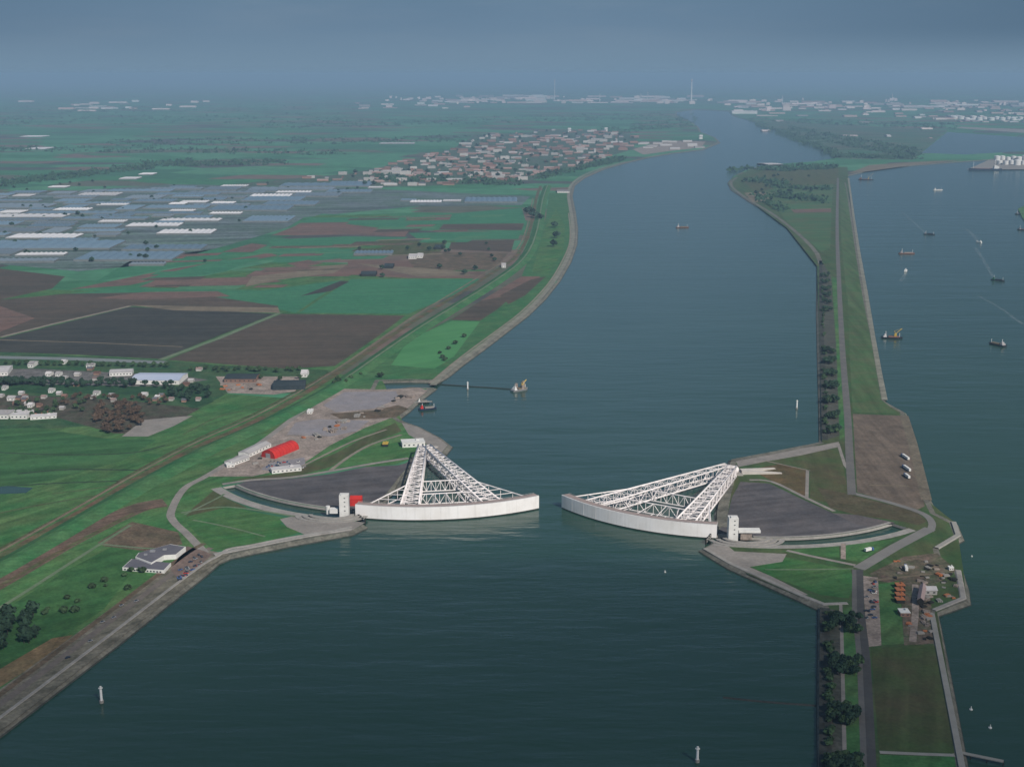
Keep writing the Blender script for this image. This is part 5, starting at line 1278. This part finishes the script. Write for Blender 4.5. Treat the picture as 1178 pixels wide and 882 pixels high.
# ------------------------------------------------------------------ vehicles and site clutter
def car_proto(label, mt, grp):
    r = thing('parked_car', label, 'car', (0, 0, -900), 0, grp)
    b = MB(); b.box((0, 0, .35), (4.4, 1.8, .65), top=(.97, .94)); bd = b.build('body', mt, r)
    b = MB(); b.box((-.2, 0, 1.0), (2.5, 1.6, .6), top=(.72, .86)); b.build('cabin', GLASS, bd)
    for sx in (-1.35, 1.35):
        for sy in (-.85, .85):
            w = MB(); w.tube((sx, sy - .1, .34), (sx, sy + .1, .34), .34, 10); w.build('wheel', BLACKP, r)
    return r
gc = {'a': 'cars on the brick car park', 'b': 'cars on the island works site', 'c': 'cars in the yard beside the red hall', 'd': 'cars on the riverside road'}
cprot = {}
cname = {'white': WHITE_W, 'red': RED, 'dark': NAVY, 'grey': GREYP, 'blue': BLUEP}
where = {'a': 'on the brick car park by the visitor centre', 'b': 'on the pink strip beside the island road', 'c': 'on the hardstanding in front of the red hall', 'd': 'on the riverside road lower left'}
def car(g, c, loc, rz):
    if c not in cprot: cprot[c] = car_proto('x', cname[c], None); o = cprot[c]; o.location = loc; o.rotation_euler = (0, 0, rz)
    else: o = dup(cprot[c], loc, rz)
    o['label'] = f'{c} car parked {where[g]}' if g != 'd' else f'{c} car {where[g]}'; o['group'] = gc[g]
rc_ = random.Random(5)
for k in range(26):
    x, y = rc_.uniform(206, 236), 0
    y = 664 - (x - 206) * .75 + rc_.uniform(-9, 5)
    car('a', rc_.choice(('dark', 'grey', 'blue', 'red', 'dark')), at(x, y) + Vector((0, 0, .45)), rc_.choice((.5, .55, 2.1)))
for k in range(22): car('b', rc_.choice(list(cname)), at(rc_.uniform(996, 1008), rc_.uniform(668, 712)) + Vector((0, 0, .35)), rc_.choice((0, .1, 1.5)))
for k in range(26): car('c', rc_.choice(list(cname)), at(rc_.uniform(303, 348), rc_.uniform(531, 539)) + Vector((0, 0, .4)), rc_.choice((0.3, .35, 1.8)))
for x, y in ((118, 716), (131, 711), (104, 738), (78, 757), (140, 697), (157, 692)): car('d', rc_.choice(('dark', 'grey')), at(x, y) + Vector((0, 0, .4)), .85)
def truck(x, y, rz, label, L=16):
    p = at(x, y) + Vector((0, 0, .3)); r = thing('truck', label, 'truck', p, rz)
    b = MB(); b.box((-2, 0, 1.1), (L, 2.6, 2.9)); b.build('trailer', WHITE_W, r)
    b = MB(); b.box((L / 2 + .2, 0, .6), (2.4, 2.5, 2.7), top=(.8, .95)); cb_ = b.build('cab', BLUEP, r)
    b = MB(); b.box((L / 2 + 1.2, 0, 2.0), (.3, 2.1, .9)); b.build('windscreen', GLASS, cb_)
    for sx in (-L / 2, -L / 2 + 1.6, L / 2 - 4, L / 2):
        for sy in (-1.1, 1.1):
            w = MB(); w.tube((sx, sy - .15, .5), (sx, sy + .15, .5), .5, 10); w.build('wheel', BLACKP, r)
truck(1041, 527, R(97), 'white lorry parked on the works site edge, farthest of three in line', 18)
truck(1042.5, 540, R(97), 'white lorry parked on the works site edge, middle of three in line', 18)
truck(1043, 549, R(95), 'white lorry parked on the works site edge, nearest of three in line', 12)
truck(1042, 655, R(80), 'white lorry on the rubble ground above the orange cabins', 10)
truck(1000, 634, R(30), 'white lorry at the junction of the light road', 8)
def heap(x, y, w, d, h_, mt, label, seed):
    q = random.Random(seed); p = at(x, y); b = MB(); n, m_ = 18, 6; vs = [(0, 0, h_)]; fs = []
    for j in range(1, m_ + 1):
        for i in range(n):
            a = 2 * math.pi * i / n; f = j / m_; k = 1 + q.uniform(-.12, .12)
            vs.append((math.cos(a) * w / 2 * f * k, math.sin(a) * d / 2 * f * k, h_ * (1 - f) ** 1.1 * (1 + q.uniform(-.15, .15)) - (.3 if j == m_ else 0)))
    for i in range(n): fs.append((0, 1 + i, 1 + (i + 1) % n))
    for j in range(m_ - 1):
        for i in range(n): fs.append((1 + j * n + i, 1 + (j + 1) * n + i, 1 + (j + 1) * n + (i + 1) % n, 1 + j * n + (i + 1) % n))
    b.add(vs, fs); o = b.build('spoil_heap', mt, None, p, smooth=True); tag(o, label, 'heap'); return o
heap(186, 466, 55, 90, 9, M('tan_sand', (0.24, 0.17, 0.13), (.17, .12, .09), .08, fine=.2), 'broad tan sand mound beside the dark tree belt', 1)
heap(472, 453, 28, 34, 4, M('rust_soil', (0.16, 0.085, 0.06)), 'reddish soil heap on the pink yard near the jetty', 2)
heap(1085, 664, 20, 16, 3.5, SOIL_R, 'bare soil heap near the tip of the works peninsula', 3)
heap(1078, 690, 18, 16, 4, GRASS, 'grassy green mound beside the pale roofed workshop', 4)
heap(1030, 650, 14, 12, 2.5, SOIL_T, 'tan soil heap at the top of the works site', 5)
heap(448, 474, 30, 24, 3, SOIL_R, 'rough soil heap between the yard and the river', 6)
gs = 'material stacks scattered on the island works site'
sprot = []
for mt, lab in ((ORANGE, 'rust orange stack of material on the island works site'), (CONC, 'pale concrete stack on the island works site'), (DARK, 'dark stack of material on the island works site'), (PAVE_P, 'pinkish stack of material on the island works site')):
    b = MB()
    for j in range(3):
        b.box((0, (j - 1) * 1.5, .0), (6.5 - j * .6, 1.3, 1.3 + .3 * (j % 2)))
    o = b.build('material_stack', mt); o.location = (0, 0, -900); sprot.append([tag(o, lab, 'stack', gs), True])
ru = random.Random(77)
def stack(i, loc, rz, s, lab=None, grp=None):
    if sprot[i][1]: sprot[i][1] = False; o = sprot[i][0]; o.location = loc; o.rotation_euler = (0, 0, rz); o.scale = (s, s, s)
    else: o = dup(sprot[i][0], loc, rz, s)
    if lab: o['label'] = lab; o['group'] = grp
    return o
for k in range(150):
    x, y = ru.uniform(1028, 1100), ru.uniform(645, 740)
    if y > 700 and x < 1042 or (x > 1072 and y > 700) or 1049 < x < 1057 or (y < 660 and x > 1080) or (1029 < x < 1050 and 668 < y < 712) or (x > 1072 and y > 692): continue
    stack(ru.choices((0, 1, 2, 3), (1.6, 2.5, 3, 4))[0], at(x, y) + Vector((0, 0, .15)), ru.uniform(0, 3.1), ru.uniform(.5, 1.15))
cl = {0: 'rust coloured', 1: 'pale concrete', 2: 'dark', 3: 'pinkish'}
for k in range(48):
    x = ru.uniform(292, 480); y = 535 - (x - 292) * .42 + ru.uniform(-8, 4)
    if 300 < x < 350 and y > 505: continue
    i = ru.choices((0, 1, 2, 3), (1, 4, 2, 5))[0]
    stack(i, at(x, y) + Vector((0, 0, .3)), ru.uniform(0, 3.1), ru.uniform(.7, 2.0), f'{cl[i]} stack of material in the pink yard behind the north gate', 'material stacks in the pink yard')
for k in range(26):
    i = ru.choices((0, 1, 2, 3), (4, 2, 2, 2))[0]
    x, y = (ru.uniform(36, 62), ru.uniform(472, 478)) if k < 9 else (ru.uniform(255, 340), ru.uniform(442, 451))
    if k >= 9 and x > 312: continue
    stack(i, at(x, y) + Vector((0, 0, .3)), ru.uniform(0, 3.1), ru.uniform(.8, 1.4), f'{cl[i]} stack of material ' + ('behind the long white wall building' if k < 9 else 'in the gravel yard by the dark sheds'), 'material stacks at the left edge works' if k < 9 else 'material stacks in the gravel yard by the sheds')
